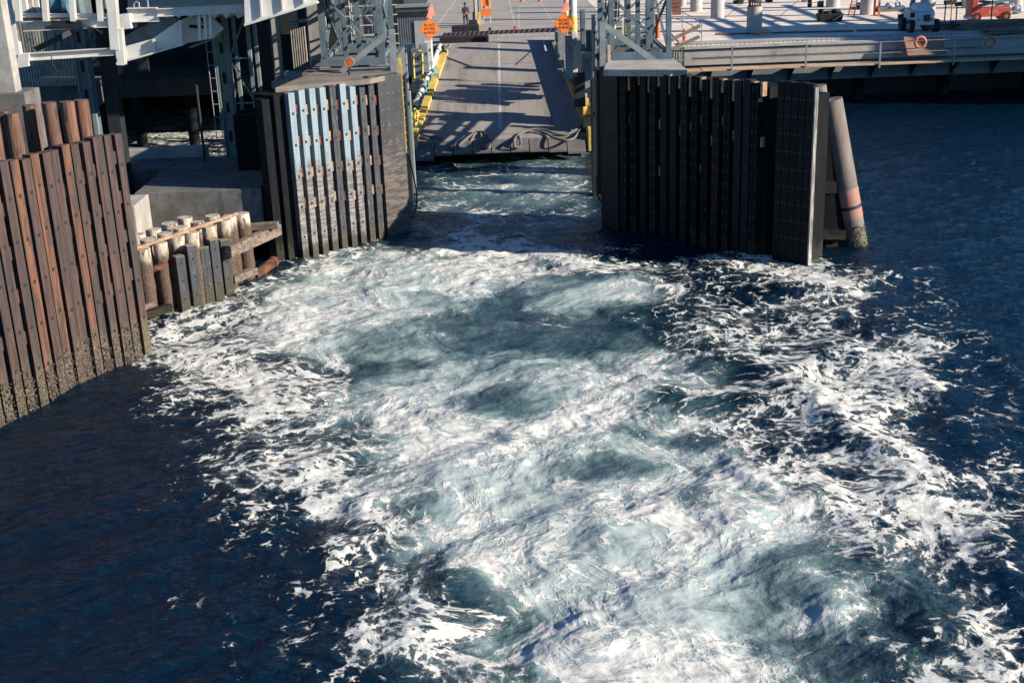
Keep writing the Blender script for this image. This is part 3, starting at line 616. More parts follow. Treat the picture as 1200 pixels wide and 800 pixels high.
# clutter seen through the towers: stairs, conduits, cabinets
def clutter(label, xa, xb, ya, z0, z1, seed):
    r_ = random.Random(seed); o = thing('machinery_platform', label, 'machinery platform', ((xa+xb)/2, ya, z0), 'machinery platforms behind the towers')
    mb = MB(); mb.box(xa, xb, ya, ya+.9, z0-.1, z0); mb.build('floor', [galv], o)
    mb = MB()
    for k in range(16): x_ = r_.uniform(xa, xb); mb.tube((x_, ya+r_.uniform(0, 2.5), z0), (x_, ya+r_.uniform(0, .2), z1), r_.choice([.03, .05, .08]), n=8)
    mb.build('conduits', [galv], o)
    for k in range(7):
        x_ = r_.uniform(xa, xb-.6); w_ = r_.uniform(.3, .8); h_ = r_.uniform(.5, 1.7); y_ = ya+.2+k*.4; mb = MB(); mb.box(x_, x_+w_, y_, y_+.35, z0, z0+h_); mb.box(x_+.05, x_+w_-.05, y_-.02, y_, z0+.1, z0+h_-.1)
        mb.build('cabinet', [r_.choice([galv, white, bluest, cream, orangep if k == 3 else galv])], o, bevel=.015)
    mb = MB()
    for zz in np.arange(z0+.3, z1, .45): mb.bar((xa, ya+.1, zz), (xb, ya+.1, zz), .04)
    mb.build('guard_rails', [white], o)
    for k in range(9):
        mb = MB(); mb.box(xb-1.6+.14*k, xb-1.6+.14*k+.28, ya-1.2, ya-.4, z0+.2*k, z0+.2*k+.04); mb.build('stair_tread', [galv], o)
clutter('cluttered platform of pipes and cabinets seen through the tower by the sunlit wing wall', -7.9, -4.9, 61.5, 6.2, 9.5, 3)
clutter('cluttered platform of pipes and cabinets seen through the tower by the pier', 5.4, 8.4, 70.0, 4.9, 8.2, 8)
mb = MB(); 
tag(MB().tube(P(770.5, 45, 69), P(770.5, 17, 69), .13).build('orange_tube', [orangep], None), 'upright orange tube seen through the tower beside the pier', 'tube')
for k, (px, y0_, y1_) in enumerate([(720, 28, 54), (733, 30, 56)]):
    tag(MB().tube(P(px, y1_, 69.2), P(px, y0_, 69.2), .08).build('yellow_post', [paint_y], None), ['yellow post seen through the tower beside the pier, nearer the ramp', 'yellow post seen through the tower beside the pier, nearer the orange tube'][k], 'post')
# knee braces, posts, reflector
def kneebrace(label, foot, head, post, Y, mat=galv):
    o = thing('knee_brace', label, 'knee brace', tuple(P(*foot, Y)), 'grey knee braces on the wing walls')
    mb = MB(); mb.ibar(P(*foot, Y), P(*head, Y), .22, .20, .03, 0, (0, 1, 0)); mb.build('diagonal', [mat], o)
    mb = MB(); mb.ibar(P(*post[0], Y), P(*post[1], Y), .24, .24, .035, 0, (0, 1, 0)); mb.build('post', [mat], o)
    mb = MB(); mb.ibar(P(foot[0], foot[1], Y), P(post[1][0], foot[1]-abs(foot[0]-post[1][0])*.038*(1 if foot[0] < post[1][0] else -1), Y), .18, .2, .03); mb.build('foot_beam', [mat], o)
kneebrace('grey diagonal knee brace and post on the sunlit wing wall', (400, 84), (456, 38), ((459, 35), (463, 112)), 51.2)
kneebrace('grey diagonal knee brace and post on the shaded wing wall', (772, 75), (709, 30), ((706, 26), (706, 112)), 51.4)
rf = thing('reflector', 'round amber reflector on a short post on the sunlit wing wall', 'reflector', tuple(P(409, 84, 50.2)))
c_ = P(409, 73, 50.2); mb = MB(); mb.tube(c_ + Vector((0, .03, 0)), c_ + Vector((0, .07, 0)), .20, n=24); mb.ring(c_ + Vector((0, .02, 0)), .185, .025); mb.build('housing', [galv], rf)
mb = MB(); mb.tube(c_ + Vector((0, 0, 0)), c_ + Vector((0, .03, 0)), .165, n=24); mb.build('lens', [lensm], rf)
mb = MB(); mb.tube(P(409, 88, 50.25), c_ + Vector((0, .05, -.18)), .04); mb.build('post', [darkst], rf)
tag(MB().box(*(lambda p: (p.x-.06, p.x+.06, p.y, p.y+.1, 6.5, 7.15))(P(714, 75, 50.9))).build('wood_stub', [newwood], None), 'short pale timber stub standing on the cap of the shaded wing wall', 'timber stub')
# ================================================================ RAMP, ROAD, LINES
def RZ(y): return 1.05 + max(0, min(1, (y-65.2)/20.3))*2.95      # ramp surface rises to the street
YF, YB = 65.2, 85.5
def edge(y, s): t = (y-YF)/(YB-YF); return (-4.95 + 1.25*t) if s < 0 else (4.35 - .95*t)
rp_ = MB()
N = 14
for i in range(N):
    y0 = YF + (YB-YF)*i/N; y1 = YF + (YB-YF)*(i+1)/N
    rp_.hexa([(edge(y0, -1), y0, RZ(y0)-.5), (edge(y0, 1), y0, RZ(y0)-.5), (edge(y1, 1), y1, RZ(y1)-.5), (edge(y1, -1), y1, RZ(y1)-.5)],
             [(edge(y0, -1), y0, RZ(y0)), (edge(y0, 1), y0, RZ(y0)), (edge(y1, 1), y1, RZ(y1)), (edge(y1, -1), y1, RZ(y1))])
ramp = rp_.build('vehicle_ramp', [asph], None, origin=(0, YF, 2)); tag(ramp, 'sloping grey vehicle loading ramp with a white centre line between the two towers', 'ramp')
def strip_on(mb, pts, w, dz=.006, zf=RZ, mi=0):
    """painted line following the surface through xy points"""
    for (a_, b_) in zip(pts[:-1], pts[1:]):
        d_ = Vector((b_[0]-a_[0], b_[1]-a_[1])); n_ = max(1, int(d_.length/2)); nn = Vector((-d_.y, d_.x)).normalized()*(w/2)
        for i in range(n_):
            p_ = Vector(a_[:2]).lerp(Vector(b_[:2]), i/n_); q_ = Vector(a_[:2]).lerp(Vector(b_[:2]), (i+1)/n_)
            mb.add([(p_.x-nn.x, p_.y-nn.y, zf(p_.y)+dz), (p_.x+nn.x, p_.y+nn.y, zf(p_.y)+dz), (q_.x+nn.x, q_.y+nn.y, zf(q_.y)+dz), (q_.x-nn.x, q_.y-nn.y, zf(q_.y)+dz)], [(0, 1, 2, 3)], mi)
def Gr(x, y, it=8):
    z = 3.0
    for _ in range(it): p_ = G(x, y, z); z = RZ(p_.y)
    return G(x, y, z)
mb = MB(); strip_on(mb, [Gr(586, 143), Gr(584.5, 47)], .16); mb.build('centre_line', [paint_w], ramp)
mb = MB(); y_ = 0
a_ = Gr(500, 147); b_ = Gr(676, 141)
for k in range(22):
    p_ = a_.lerp(b_, k/22); q_ = a_.lerp(b_, (k+.55)/22); strip_on(mb, [p_, q_], .13)
mb.build('dashed_edge_line', [paint_y], ramp)
mb = MB(); 
for dx in (0, .16, .32): strip_on(mb, [Gr(528+dx*10, 164), Gr(531+dx*10, 158)], .09)
mb.build('stencilled_mark', [paint_w], ramp)
mb = MB()
for yy in (66.0, 75.5, 80.0): strip_on(mb, [(edge(yy, -1)+.02, yy), (edge(yy, 1)-.02, yy)], .05, .004)
mb.build('deck_joint', [darkst], ramp)
# hinged lip flaps at the seaward edge
nf = 9
for k in range(nf):
    x0 = -4.6 + 8.85*k/nf; x1 = -4.6 + 8.85*(k+1)/nf - .05; dz = [.28, .05, .02, 0, .0, .0, .03, .08, .2][k]
    mb = MB(); mb.hexa([(x0, YF-1.25, .55-dz), (x1, YF-1.25, .55-dz), (x1, YF-.02, .96), (x0, YF-.02, .96)], [(x0, YF-1.25, .67-dz), (x1, YF-1.25, .67-dz), (x1, YF-.02, 1.04), (x0, YF-.02, 1.04)])
    mb.build('lip_flap', [M('grey_lip_steel', (.16, .145, .14), (.11, .10, .10), 2, rough=.7, bump=.1)], ramp, bevel=.015)
mb = MB(); mb.box(-4.4, 4.0, YF+.6, YF+1.6, .1, .5); mb.build('under_girder', [darkst], ramp)
# kerbs
def kerb(s, mat, w, h, name, lab):
    mb = MB()
    for i in range(N):
        y0 = YF-.3 + (YB-2-YF)*i/N; y1 = YF-.3 + (YB-2-YF)*(i+1)/N; a0 = edge(y0, s); a1 = edge(y1, s)
        l0, r0 = (a0-.04, a0+w-.04) if s < 0 else (a0, a0+w); l1, r1 = (a1-.04, a1+w-.04) if s < 0 else (a1, a1+w)
        mb.hexa([(l0, y0, RZ(y0)-.3), (r0, y0, RZ(y0)-.3), (r1, y1, RZ(y1)-.3), (l1, y1, RZ(y1)-.3)], [(l0, y0, RZ(y0)+h), (r0, y0, RZ(y0)+h), (r1, y1, RZ(y1)+h), (l1, y1, RZ(y1)+h)])
    o = mb.build(name, [mat], ramp); return o
kerb(-1, paint_y, .42, .22, 'yellow_kerb', ''); kerb(1, paint_y, .22, .25, 'yellow_kerb', '')
mb = MB(); mb.box(edge(YF, -1)-.25, edge(YF, -1)+.42, YF-.45, YF+2.3, .3, RZ(YF)+.5); mb.box(edge(YF, -1)-.1, edge(YF, -1)+.28, YF+3.6, YF+4.9, RZ(YF)+.2, RZ(YF)+1.0)
mb.box(edge(YF, 1)+.02, edge(YF, 1)+.38, YF-.45, YF+1.2, .3, RZ(YF)+.4)
mb.build('kerb_end_block', [paint_y], ramp, bevel=.03)
# parapet on the shaded side throws the dark band over the ramp
mb = MB()
for i in range(N):
    y0 = YF+1.0 + (YB-1-YF)*i/N; y1 = YF+1.0 + (YB-1-YF)*(i+1)/N
    for za, zb_, w_ in ((0, .75, .16), (.75, .92, .3)):
        mb.hexa([(edge(y0, 1)+.26, y0, RZ(y0)+za), (edge(y0, 1)+.26+w_, y0, RZ(y0)+za), (edge(y1, 1)+.26+w_, y1, RZ(y1)+za), (edge(y1, 1)+.26, y1, RZ(y1)+za)],
                [(edge(y0, 1)+.26, y0, RZ(y0)+zb_), (edge(y0, 1)+.26+w_, y0, RZ(y0)+zb_), (edge(y1, 1)+.26+w_, y1, RZ(y1)+zb_), (edge(y1, 1)+.26, y1, RZ(y1)+zb_)])
mb.build('side_girder', [greyt if False else darkst], ramp)
# white tube rail and teal rope along the near kerb
p0_, p1_ = Gr(489, 128) + Vector((0, 0, .35)), Gr(517, 58) + Vector((0, 0, .35))
tr = thing('white_tube', 'long white tube lying on the ramp kerb below the orange sign', 'tube', tuple(p0_)); mb = MB(); mb.tube(p0_.lerp(p1_, .28), p1_, .19, n=16); mb.build('sleeve', [white], tr)
mb = MB(); mb.tube(p0_, p0_.lerp(p1_, .16), .19, n=16); mb.build('lower_sleeve', [white], tr); mb = MB(); mb.tube(p0_.lerp(p1_, .1), p0_.lerp(p1_, .5), .1); mb.build('inner_pipe', [galv], tr)
def rope(name, label, pts, r, mat, cat='rope', sub=6, jitter=0, seed=1):
    r_ = random.Random(seed); P_ = [Vector(p) for p in pts]; out = []
    for i in range(len(P_)-1):
        p0, p1, p2, p3 = P_[max(i-1, 0)], P_[i], P_[i+1], P_[min(i+2, len(P_)-1)]
        for k in range(sub):
            t = k/sub; out.append(.5*((2*p1) + (-p0+p2)*t + (2*p0-5*p1+4*p2-p3)*t*t + (-p0+3*p1-3*p2+p3)*t**3))
    out.append(P_[-1])
    if jitter: out = [o_ + Vector((r_.uniform(-1, 1), r_.uniform(-1, 1), r_.uniform(0, 1)))*jitter for o_ in out]
    mb = MB(); mb.path(out, r, 8); return tag(mb.build(name, [mat], None, origin=out[0]), label, cat)
rope('rope', 'teal rope snaking along the yellow kerb beside the white tube', [Gr(489+i*(522-489)/22 + (1.3 if i % 2 else -1.3), 138 - i*(138-60)/22) + Vector((-.05, 0, .3)) for i in range(23)], .05, tealr, sub=4, jitter=.04)
hz = .08
def H(x, y, dz=hz): return Gr(x, y) + Vector((0, 0, dz))
def z3(x, y): return (460 + x/4.212, y/4.21)
ptsL = [z3(*q) for q in [(110, 655), (140, 665), (180, 682), (235, 690), (262, 712), (285, 728), (320, 725), (360, 695), (400, 668), (440, 660), (470, 685), (485, 712), (470, 728), (445, 722), (440, 690), (430, 662), (405, 672), (375, 718)]]
rope('hawser', 'thick grey mooring rope looping over the ramp edge from the near kerb', [(H(*q) if q[1] < 168 else (lambda g: Vector((g.x, g.y, g.z)))(G(q[0], q[1], .85))) for q in ptsL], .07, ropem)
ptsR = [z3(*q) for q in [(950, 625), (915, 640), (890, 660), (850, 672), (800, 668), (760, 652), (720, 645), (680, 648), (640, 662), (615, 680), (600, 705), (605, 725), (630, 722), (632, 700), (622, 680)]]
rope('hawser', 'second grey mooring rope looping over the ramp edge, partly in shadow', [(H(*q) if q[1] < 168 else G(q[0], q[1], .85)) for q in ptsR], .07, ropem)
ptsR = [z3(*q) for q in [(945, 630), (920, 655), (895, 690), (850, 700), (800, 690), (765, 670), (730, 655), (700, 650)]]
rope('hawser', 'dark mooring rope curving through the shadow at the ramp corner', [H(*q) for q in ptsR], .06, ropem)
# hanging hoses at the wall ends
rope('hose', 'thin black hose hanging down the end of the sunlit wing wall', [P(*q, 51.5) for q in [(477, 175), (483, 200), (488, 225), (487, 245), (480, 258), (472, 262)]], .03, blackrope, 'hose')
rope('hose', 'thin black hose hanging in a loop beside the shaded wing wall', [P(*q, 50.6) for q in [(700, 205), (699, 220), (702, 233), (708, 240)]], .03, blackrope, 'hose')

# street and pier deck, z = 4
def RY(y): return 4.0
mb = MB(); mb.box(-8.8, 8.3, YB+.06, 2500, 2.6, 4.0); road = struct('road', mb, [asph2])
mk = MB()
def S(x, y): return G(x, y, 4.0)
mkz = lambda y: 4.0
for pts, w in (([S(583, 47), S(597, 38)], .14), ([S(603, 28), S(596, 0)], .14), ([S(608, 33), S(608, 9), S(613, 6)], .13), ([S(566, 29), S(570, 8)], .14), ([S(565, 29), S(652, 27)], .10),
               ([S(563, 45), S(650, 43)], .08), ([S(513, 29), S(534, 0)], .16), ([S(525, 60-1), S(529, 51), S(515, 48)], .12), ([S(529, 51), S(546, 43)], .1), ([S(597, 44), S(612, 40)], .1),
               ([S(638, 38), S(652, 46)], .1), ([S(630, 0), S(650, 28)], .12), ([S(638, 9), S(646, 9)], .1), ([S(640, 60), S(637, 48), S(648, 38)], .12)):
    strip_on(mk, pts, w, .006, mkz)
mk.build('lane_markings', [paint_w], road)
mb = MB()
for yy in (88.5, 92, 97.5, 104, 112): strip_on(mb, [(-6, yy), (6.5, yy)], .12, .004, mkz)
mb.build('road_joints', [M('tar_seam', (.06, .055, .05), rough=.9)], road)

# barrier arm
ba = thing('barrier_arm', 'red and white striped barrier arm lowered across the ramp', 'barrier', tuple(P(652, 50, 78)))
pa, pb = P(653, 35, 77.5), P(519, 41, 84.5); mb = MB(); n_ = 46
for k in range(n_):
    p_ = pa.lerp(pb, k/n_); q_ = pa.lerp(pb, (k+1)/n_); sk = Vector((.10, 0, 0)) if True else 0; w_ = .12
    mb.prism([p_ + Vector((.07, 0, w_)), p_ + Vector((-.07, 0, -w_)), q_ + Vector((-.07, 0, -w_)), q_ + Vector((.07, 0, w_))], (0, .08, 0), k % 2)
mb.build('striped_arm', [white, redp], ba)
for px, k in ((577, 0), (606, 1), (548, 0)):
    t = (653-px)/(653-519.); c_ = pa.lerp(pb, t) + Vector((0, 0, .22)); mb = MB(); mb.tube(c_, c_ + Vector((0, .12, 0)), .10, n=14); mb.tube(c_ + Vector((0, .05, -.14)), c_ + Vector((0, .05, 0)), .03); mb.build('lamp', [redp if k else darkst], ba)
mb = MB(); mb.box(pa.x, pa.x+.5, pa.y-.2, pa.y+.35, 3.6, pa.z+.35); mb.build('pivot_housing', [galv], ba, bevel=.02)

# road work signs
def sign(label, px, py, rot, lean=0):
    c_ = P(px, py, 74.5); o = thing('road_sign', label, 'road sign', (c_.x, c_.y, 0), 'orange road work signs on posts')
    o.location = (c_.x, c_.y, 3.3); o.rotation_euler = (0, 0, radians(rot)); bpy.context.view_layer.update()
    zc = c_.z - 3.3; s_ = .64; rr = .06
    def loc(mb, nm, mats):
        ob = mb.build(nm, mats); ob.parent = o; return ob
    dia = [(s_, 0), (0, s_), (-s_, 0), (0, -s_)]; pts = []
    for i in range(4):
        a_ = Vector(dia[i]); p_ = Vector(dia[i-1]); q_ = Vector(dia[(i+1) % 4])
        for v in ((p_-a_).normalized(), None, (q_-a_).normalized()): pts.append(a_ + (v*rr if v is not None else a_.normalized()*-.02))
    mb = MB(); mb.prism([(p_.x, 0, zc+p_.y) for p_ in pts], (0, .02, 0)); loc(mb, 'sign_face', [orange])
    mb = MB(); e1 = [(p_.x*.93, -.003, zc+p_.y*.93) for p_ in pts]; e2 = [(p_.x*.90, -.003, zc+p_.y*.90) for p_ in pts]; n_ = len(pts)
    mb.add(e1+e2, [(i, (i+1) % n_, (i+1) % n_+n_, i+n_) for i in range(n_)]); loc(mb, 'border_line', [black])
    for k, w_ in enumerate(('ROAD', 'WORK', 'AHEAD')):
        cu = bpy.data.curves.new('lettering', 'FONT'); cu.body = w_; cu.size = .235; cu.align_x = 'CENTER'; cu.align_y = 'CENTER'; cu.extrude = .002; cu.offset = .002; cu.materials.append(black)
        t0 = bpy.data.objects.new('tmp', cu); SC.collection.objects.link(t0); bpy.context.view_layer.update(); lm = bpy.data.meshes.new_from_object(t0.evaluated_get(bpy.context.evaluated_depsgraph_get())); bpy.data.objects.remove(t0); t = bpy.data.objects.new('lettering', lm); SC.collection.objects.link(t); t.parent = o; t.location = (0, -.006, zc + .20 - .21*k); t.rotation_euler = (radians(90), 0, 0); t.scale = (.92, 1, 1)
    mb = MB(); mb.box(-.035, .035, .025, .08, 0, zc+.75); mb.box(-.5, .5, .02, .06, zc-.45, zc-.40); loc(mb, 'post', [galv])
    mb = MB(); mb.prism([(0.0, .02, zc+.66), (-.16, .02, zc+.62), (.18, -.02, zc+1.42)], (0, .03, 0)); mb.prism([(.0, .03, zc+.60), (.38, .06, zc+.78), (.20, .02, zc+1.42)], (0, .02, 0)); loc(mb, 'flag', [pinkflag])
    mb = MB(); mb.box(-.4, .4, -.15, .35, 0, .1); loc(mb, 'base', [galv]); return o
sign('orange diamond ROAD WORK AHEAD sign with a flag, in front of the grey shed', 503.5, 34, 14)
sign('orange diamond ROAD WORK AHEAD sign with a flag, beside the striped barrier housing', 661, 28, 8)

# side structures of the ramp (sunlit side)
sd = thing('machinery_shed', 'light grey ribbed machinery shed beside the ramp, behind an orange sign', 'shed', (-5.5, 78, 4))
mb = MB(); a_ = P(468, 60, 77); b_ = P(503, 8, 77); x0, x1 = a_.x, b_.x; mb.box(x0, x1, 77, 78.4, 3.2, b_.z); mb.build('walls', [M('shed_grey', (.38, .385, .40), (.31, .315, .33), 2, rough=.6)], sd)
mb = MB(); k = x0
while k < x1 - .05: mb.box(k, k+.035, 76.96, 76.997, 3.2, b_.z); k += .14
mb.build('wall_ribs', [galv], sd)
mb = MB(); mb.box(x0-.1, x1+.1, 76.85, 78.5, b_.z, b_.z+.1); mb.build('roof', [galv], sd)
mb = MB(); mb.box(x0+.05, x1-.05, 76.93, 76.955, b_.z-.55, b_.z-.25); mb.build('vent_grille', [darkst], sd)
mb = MB(); mb.box(x0+1.0, x1-.1, 76.9, 76.95, 3.3, b_.z-.8); mb.build('door', [M('door_grey', (.44, .44, .45), (.38, .38, .39), 2, rough=.6)], sd)
for k, (px, py0, py1, Y, w_, m_, lb) in enumerate([(472, 58, 110, 68, .35, galv, 'grey upright box beside the yellow hoop, nearest the sunlit tower'), (479, 52, 88, 70, .5, white, 'white upright cabinet below the ribbed shed'), (487, 58, 100, 69, .6, bluest, 'blue-grey cabinet behind the yellow hoop'),
                                              (496, 52, 84, 72, .5, galv, 'grey cabinet between the yellow hoop and the white tube'), (501, 48, 72, 74.5, .45, white, 'white cabinet under the orange sign by the shed'), (476, 108, 150, 57.5, .35, greenst, 'green-grey hydraulic housing at the ramp corner by the sunlit wing wall'), (471, 90, 170, 55.5, .3, darkst, 'dark guide post at the ramp corner by the sunlit wing wall')]):
    t_ = P(px, py0, Y); u_ = P(px, py1, Y); o = thing('cabinet' if k < 5 else 'guide_housing', lb, 'cabinet' if k < 5 else 'housing', (u_.x, Y, u_.z))
    mb = MB(); mb.box(t_.x-w_/2, t_.x+w_/2, Y, Y+.5, (u_.z-.05 if k < 5 else -1), t_.z); mb.build('body', [m_], o, bevel=.02)
    mb = MB(); mb.box(t_.x-w_/2+.05, t_.x+w_/2-.05, Y-.02, Y-.003, t_.z-(t_.z-u_.z)*.7, t_.z-.08); mb.build('door', [m_], o); mb = MB(); mb.box(t_.x+w_/4, t_.x+w_/4+.04, Y-.05, Y-.021, t_.z-.6, t_.z-.45); mb.build('handle', [darkst], o)
hp = thing('hoop_rail', 'yellow hoop-shaped hand rail beside the ramp below the ribbed shed', 'hand rail', tuple(P(489, 95, 66)))
pts = [P(x_, y_, 66) for x_, y_ in [(485.5, 94), (484.5, 75), (484, 64), (486, 60), (490, 59.5), (493, 60.5), (494.5, 64), (495, 75), (495.5, 94)]]; mb = MB(); mb.path(pts, .06, 10); mb.build('hoop', [paint_y], hp)
mb = MB(); mb.tube(P(484.5, 76, 66), P(495, 75.5, 66), .045); mb.mark(); mb.tube(P(485, 93, 66), P(499, 92, 66.5), .06); mb.mark(); mb.build_each('cross_bar', [paint_y], hp)
wh = thing('hand_wheel', 'yellow hand wheel at the seaward end of the white tube', 'hand wheel', tuple(P(486, 138, 66))); mb = MB(); mb.ring(P(486, 137, 66), .42, .05, (1, -.3, 0)); mb.build('rim', [paint_y], wh)
mb = MB(); c_ = P(486, 137, 66)
for k in range(4): a_ = pi*k/4; v_ = Vector((.29, .96, 0))*cos(a_)*.4 + Vector((0, 0, 1))*sin(a_)*.4; mb.tube(c_-v_, c_+v_, .025, n=6)
mb.build('spokes', [paint_y], wh)
sp_ = thing('side_walkway', 'dark steel service walkway along the kerb of the ramp on the shed side', 'walkway', (-5.2, 60, 2)); mb = MB(); mb.hexa([(-6.6, 66, .4), (-5.1, 66, .4), (-3.9, 85, 2.8), (-6.6, 85, 2.8)], [(-6.6, 66, 1.1), (-5.1, 66, 1.1), (-3.9, 85, 3.95), (-6.6, 85, 3.95)]); mb.build('floor', [darkst], sp_)
mb = MB()
for yy in np.arange(66, 85, 2.2): mb.tube((-6.3, yy, RZ(yy)), (-6.3, yy, RZ(yy)+1.2), .03, n=6)
mb.tube((-6.3, 66, RZ(66)+1.2), (-6.3, 85, RZ(85)+1.2), .03, n=6); mb.tube((-6.3, 66, RZ(66)+.6), (-6.3, 85, RZ(85)+.6), .03, n=6); mb.build('railing', [galv], sp_)
sp_ = thing('side_walkway', 'dark steel service walkway along the shaded kerb of the ramp', 'walkway', (5, 60, 2)); mb = MB(); mb.hexa([(4.95, 66, .4), (6.9, 66, .4), (6.9, 85, 2.8), (4.1, 85, 2.8)], [(4.95, 66, 1.2), (6.9, 66, 1.2), (6.9, 85, 3.95), (4.1, 85, 3.95)]); mb.build('floor', [darkst], sp_)
mb = MB()
for yy in np.arange(66, 85, 2.2): mb.tube((5.4, yy, RZ(yy)), (5.4, yy, RZ(yy)+1.3), .03, n=6)
mb.tube((5.4, 66, RZ(66)+1.3), (5.4, 85, RZ(85)+1.3), .03, n=6); mb.build('railing', [galv], sp_)
# shaded side machinery
for k, (px, py0, py1, Y, w_, m_, lb) in enumerate([(666.5, 42, 74, 72, .42, M('cab_grey', (.34, .37, .42), (.28, .31, .35), 2, rough=.5), 'tall pale grey cabinet below the orange sign on the barrier side'), (673, 38, 68, 73, .3, white, 'thin white cabinet behind the tall pale grey one'),
                                              (683, 12, 60, 70, .28, bluest, 'blue-grey post between the orange sign and the tower'), (687, 62, 84, 64, .5, galv, 'grey machine box above the yellow winch'), (679, 86, 104, 62, .55, darkst, 'dark machine housing above the yellow winch'), (697, 92, 175, 55.5, .35, darkst, 'dark guide post beside the shaded wing wall'),
                                              (696, 18, 62, 62, .2, galv, 'slim grey post touching the tower beside the shaded ramp kerb'), (690, 36, 52, 71, .9, bluest, 'wide blue-grey cabinet with a white rail between the ramp and the tower')]):
    t_ = P(px, py0, Y); u_ = P(px, py1, Y); o = thing('cabinet', lb, 'cabinet', (u_.x, Y, u_.z)); mb = MB(); mb.box(t_.x-w_/2, t_.x+w_/2, Y, Y+.45, (u_.z-.9 if k != 5 else -1), t_.z); mb.build('body', [m_], o, bevel=.02)
    mb = MB(); mb.box(t_.x-w_/2+.04, t_.x+w_/2-.04, Y-.02, Y-.003, u_.z+.1, t_.z-.08); mb.build('door', [m_], o); mb = MB(); mb.box(t_.x-.02, t_.x+.03, Y-.05, Y-.021, (t_.z+u_.z)/2, (t_.z+u_.z)/2+.12); mb.build('handle', [darkst], o)
for k, (px, Yd) in enumerate([(663.5, 84), (671, 82)]):
    mb = MB(); t_ = P(px, -6, Yd); u_ = P(px, 26 + 4*k, Yd); mb.tube(u_ - Vector((0, 0, .6)), t_, .17 + .1*k, n=18); o = mb.build('white_post', [white], None, origin=u_)
    tag(o, ['slim white post with a yellow foot behind the orange sign on the barrier side', 'stout white post with a yellow foot behind the orange sign on the barrier side'][k], 'post')
    mb = MB(); mb.tube(u_ - Vector((0, 0, .8)), u_ + Vector((0, 0, .6)), .20 + .1*k, n=18); mb.build('yellow_foot', [paint_y], o)
wn = thing('winch', 'yellow winch on the shaded kerb at the ramp corner', 'winch', tuple(P(687, 140, 66)))
def W_(x, y, d=0): return P(x, y, 66 + d)
mb = MB(); mb.tube(W_(683.5, 130), W_(692, 129), .30, n=20); mb.tube(W_(684, 122), W_(690, 121), .2, n=16); mb.build('drum', [paint_y], wn)
mb = MB(); mb.tube(W_(683, 130), W_(684, 130), .38, n=20); mb.tube(W_(691.5, 129), W_(692.5, 129), .38, n=20); mb.build('flanges', [paint_y], wn)
mb = MB(); mb.box(W_(683, 140).x, W_(694, 140).x, 65.7, 66.6, W_(687, 142).z-.6, W_(687, 136).z); mb.build('bed', [darkst], wn)
mb = MB(); mb.bar(W_(685, 136), W_(684, 113), .08); mb.bar(W_(690, 136), W_(689, 115), .08); mb.tube(W_(693, 134), W_(695, 126), .06); mb.build('levers', [paint_y], wn)
mb = MB(); mb.box(W_(684, 116).x, W_(688, 116).x, 65.9, 66.2, W_(686, 118).z, W_(686, 110).z); mb.build('valve_block', [white], wn)
rope('rope', 'pale teal rope draped over the rail on the shaded side of the ramp', [P(*q, 72) for q in [(650, 60), (655, 66), (653, 72), (660, 78), (662, 86), (668, 94)]], .05, tealr, jitter=.03)
rope('rope', 'short grey rope tied to the corner block below the yellow winch', [H(*q) for q in [z3(880, 655), z3(915, 645), z3(945, 630), z3(965, 618)]], .06, ropem)

# dark cart with a black slab put in for its shadow, cones, barricade
cart = thing('road_planter', 'black box on the road behind the barrier arm, with a low black slab for its shadow', 'box', tuple(S(540, 38))); a_ = S(517, 47); b_ = S(573, 44)
mb = MB(); mb.box(a_.x, b_.x, 85.9, 87.4, 4.004, 4.35); mb.build('shadow_slab', [black], cart, bevel=.02); mb = MB(); c_ = S(532, 38); mb.box(c_.x, c_.x+1.9, 89.5, 91, 4.004, 4.75); mb.build('box', [black], cart, bevel=.02)
py_ = thing('hazard_post', 'yellow and dark column with orange barricade boards at the road edge by the worker', 'post', tuple(S(559, 32)))
c_ = S(559, 30); mb = MB(); mb.tube(c_, c_ + Vector((0, 0, 1.0)), .32, n=18); mb.build('yellow_sleeve', [M('ochre_sleeve', (.40, .24, .05), rough=.6)], py_); mb = MB(); mb.tube(c_ + Vector((0, 0, 1)), c_ + Vector((0, 0, 6)), .2, n=16); mb.build('shaft', [darkst], py_)
mb = MB(); mb.box(c_.x-.1, c_.x+.1, c_.y-.5, c_.y-.35, 4, 7); mb.build('white_upright', [white], py_)
bd = thing('barricade', 'orange and white barricade boards behind the yellow column on the road', 'barricade', tuple(S(564, 12))); c_ = P(562, 14, 100)
for k in range(2): mb = MB(); mb.box(c_.x+.1, c_.x+.9, 100+k*.3, 100.1+k*.3, 4.6+.7*k, 5.1+.7*k); mb.build('board', [orange], bd)
mb = MB(); mb.box(c_.x+.15, c_.x+.22, 100.2, 100.25, 4, 6.3); mb.box(c_.x+.8, c_.x+.87, 100.2, 100.25, 4, 6.3); mb.build('legs', [white], bd)
for k, (px, py) in enumerate([(568.5, 8.5), (612, 1.5), (633, 1)]):
    g = S(px, py+1); mb = MB(); mb.path([g + Vector((0, 0, .03)), g + Vector((0, 0, .7))], [.2, .04], 14); mb.box(g.x-.25, g.x+.25, g.y-.25, g.y+.25, 4.002, 4.03)
    tag(mb.build('traffic_cone', [orangep], None, origin=g), ['orange traffic cone beside the barricade boards', 'orange traffic cone on the far road, near the lane line', 'orange traffic cone on the far road, farthest from the barricade'][k], 'traffic cone', 'traffic cones on the road')
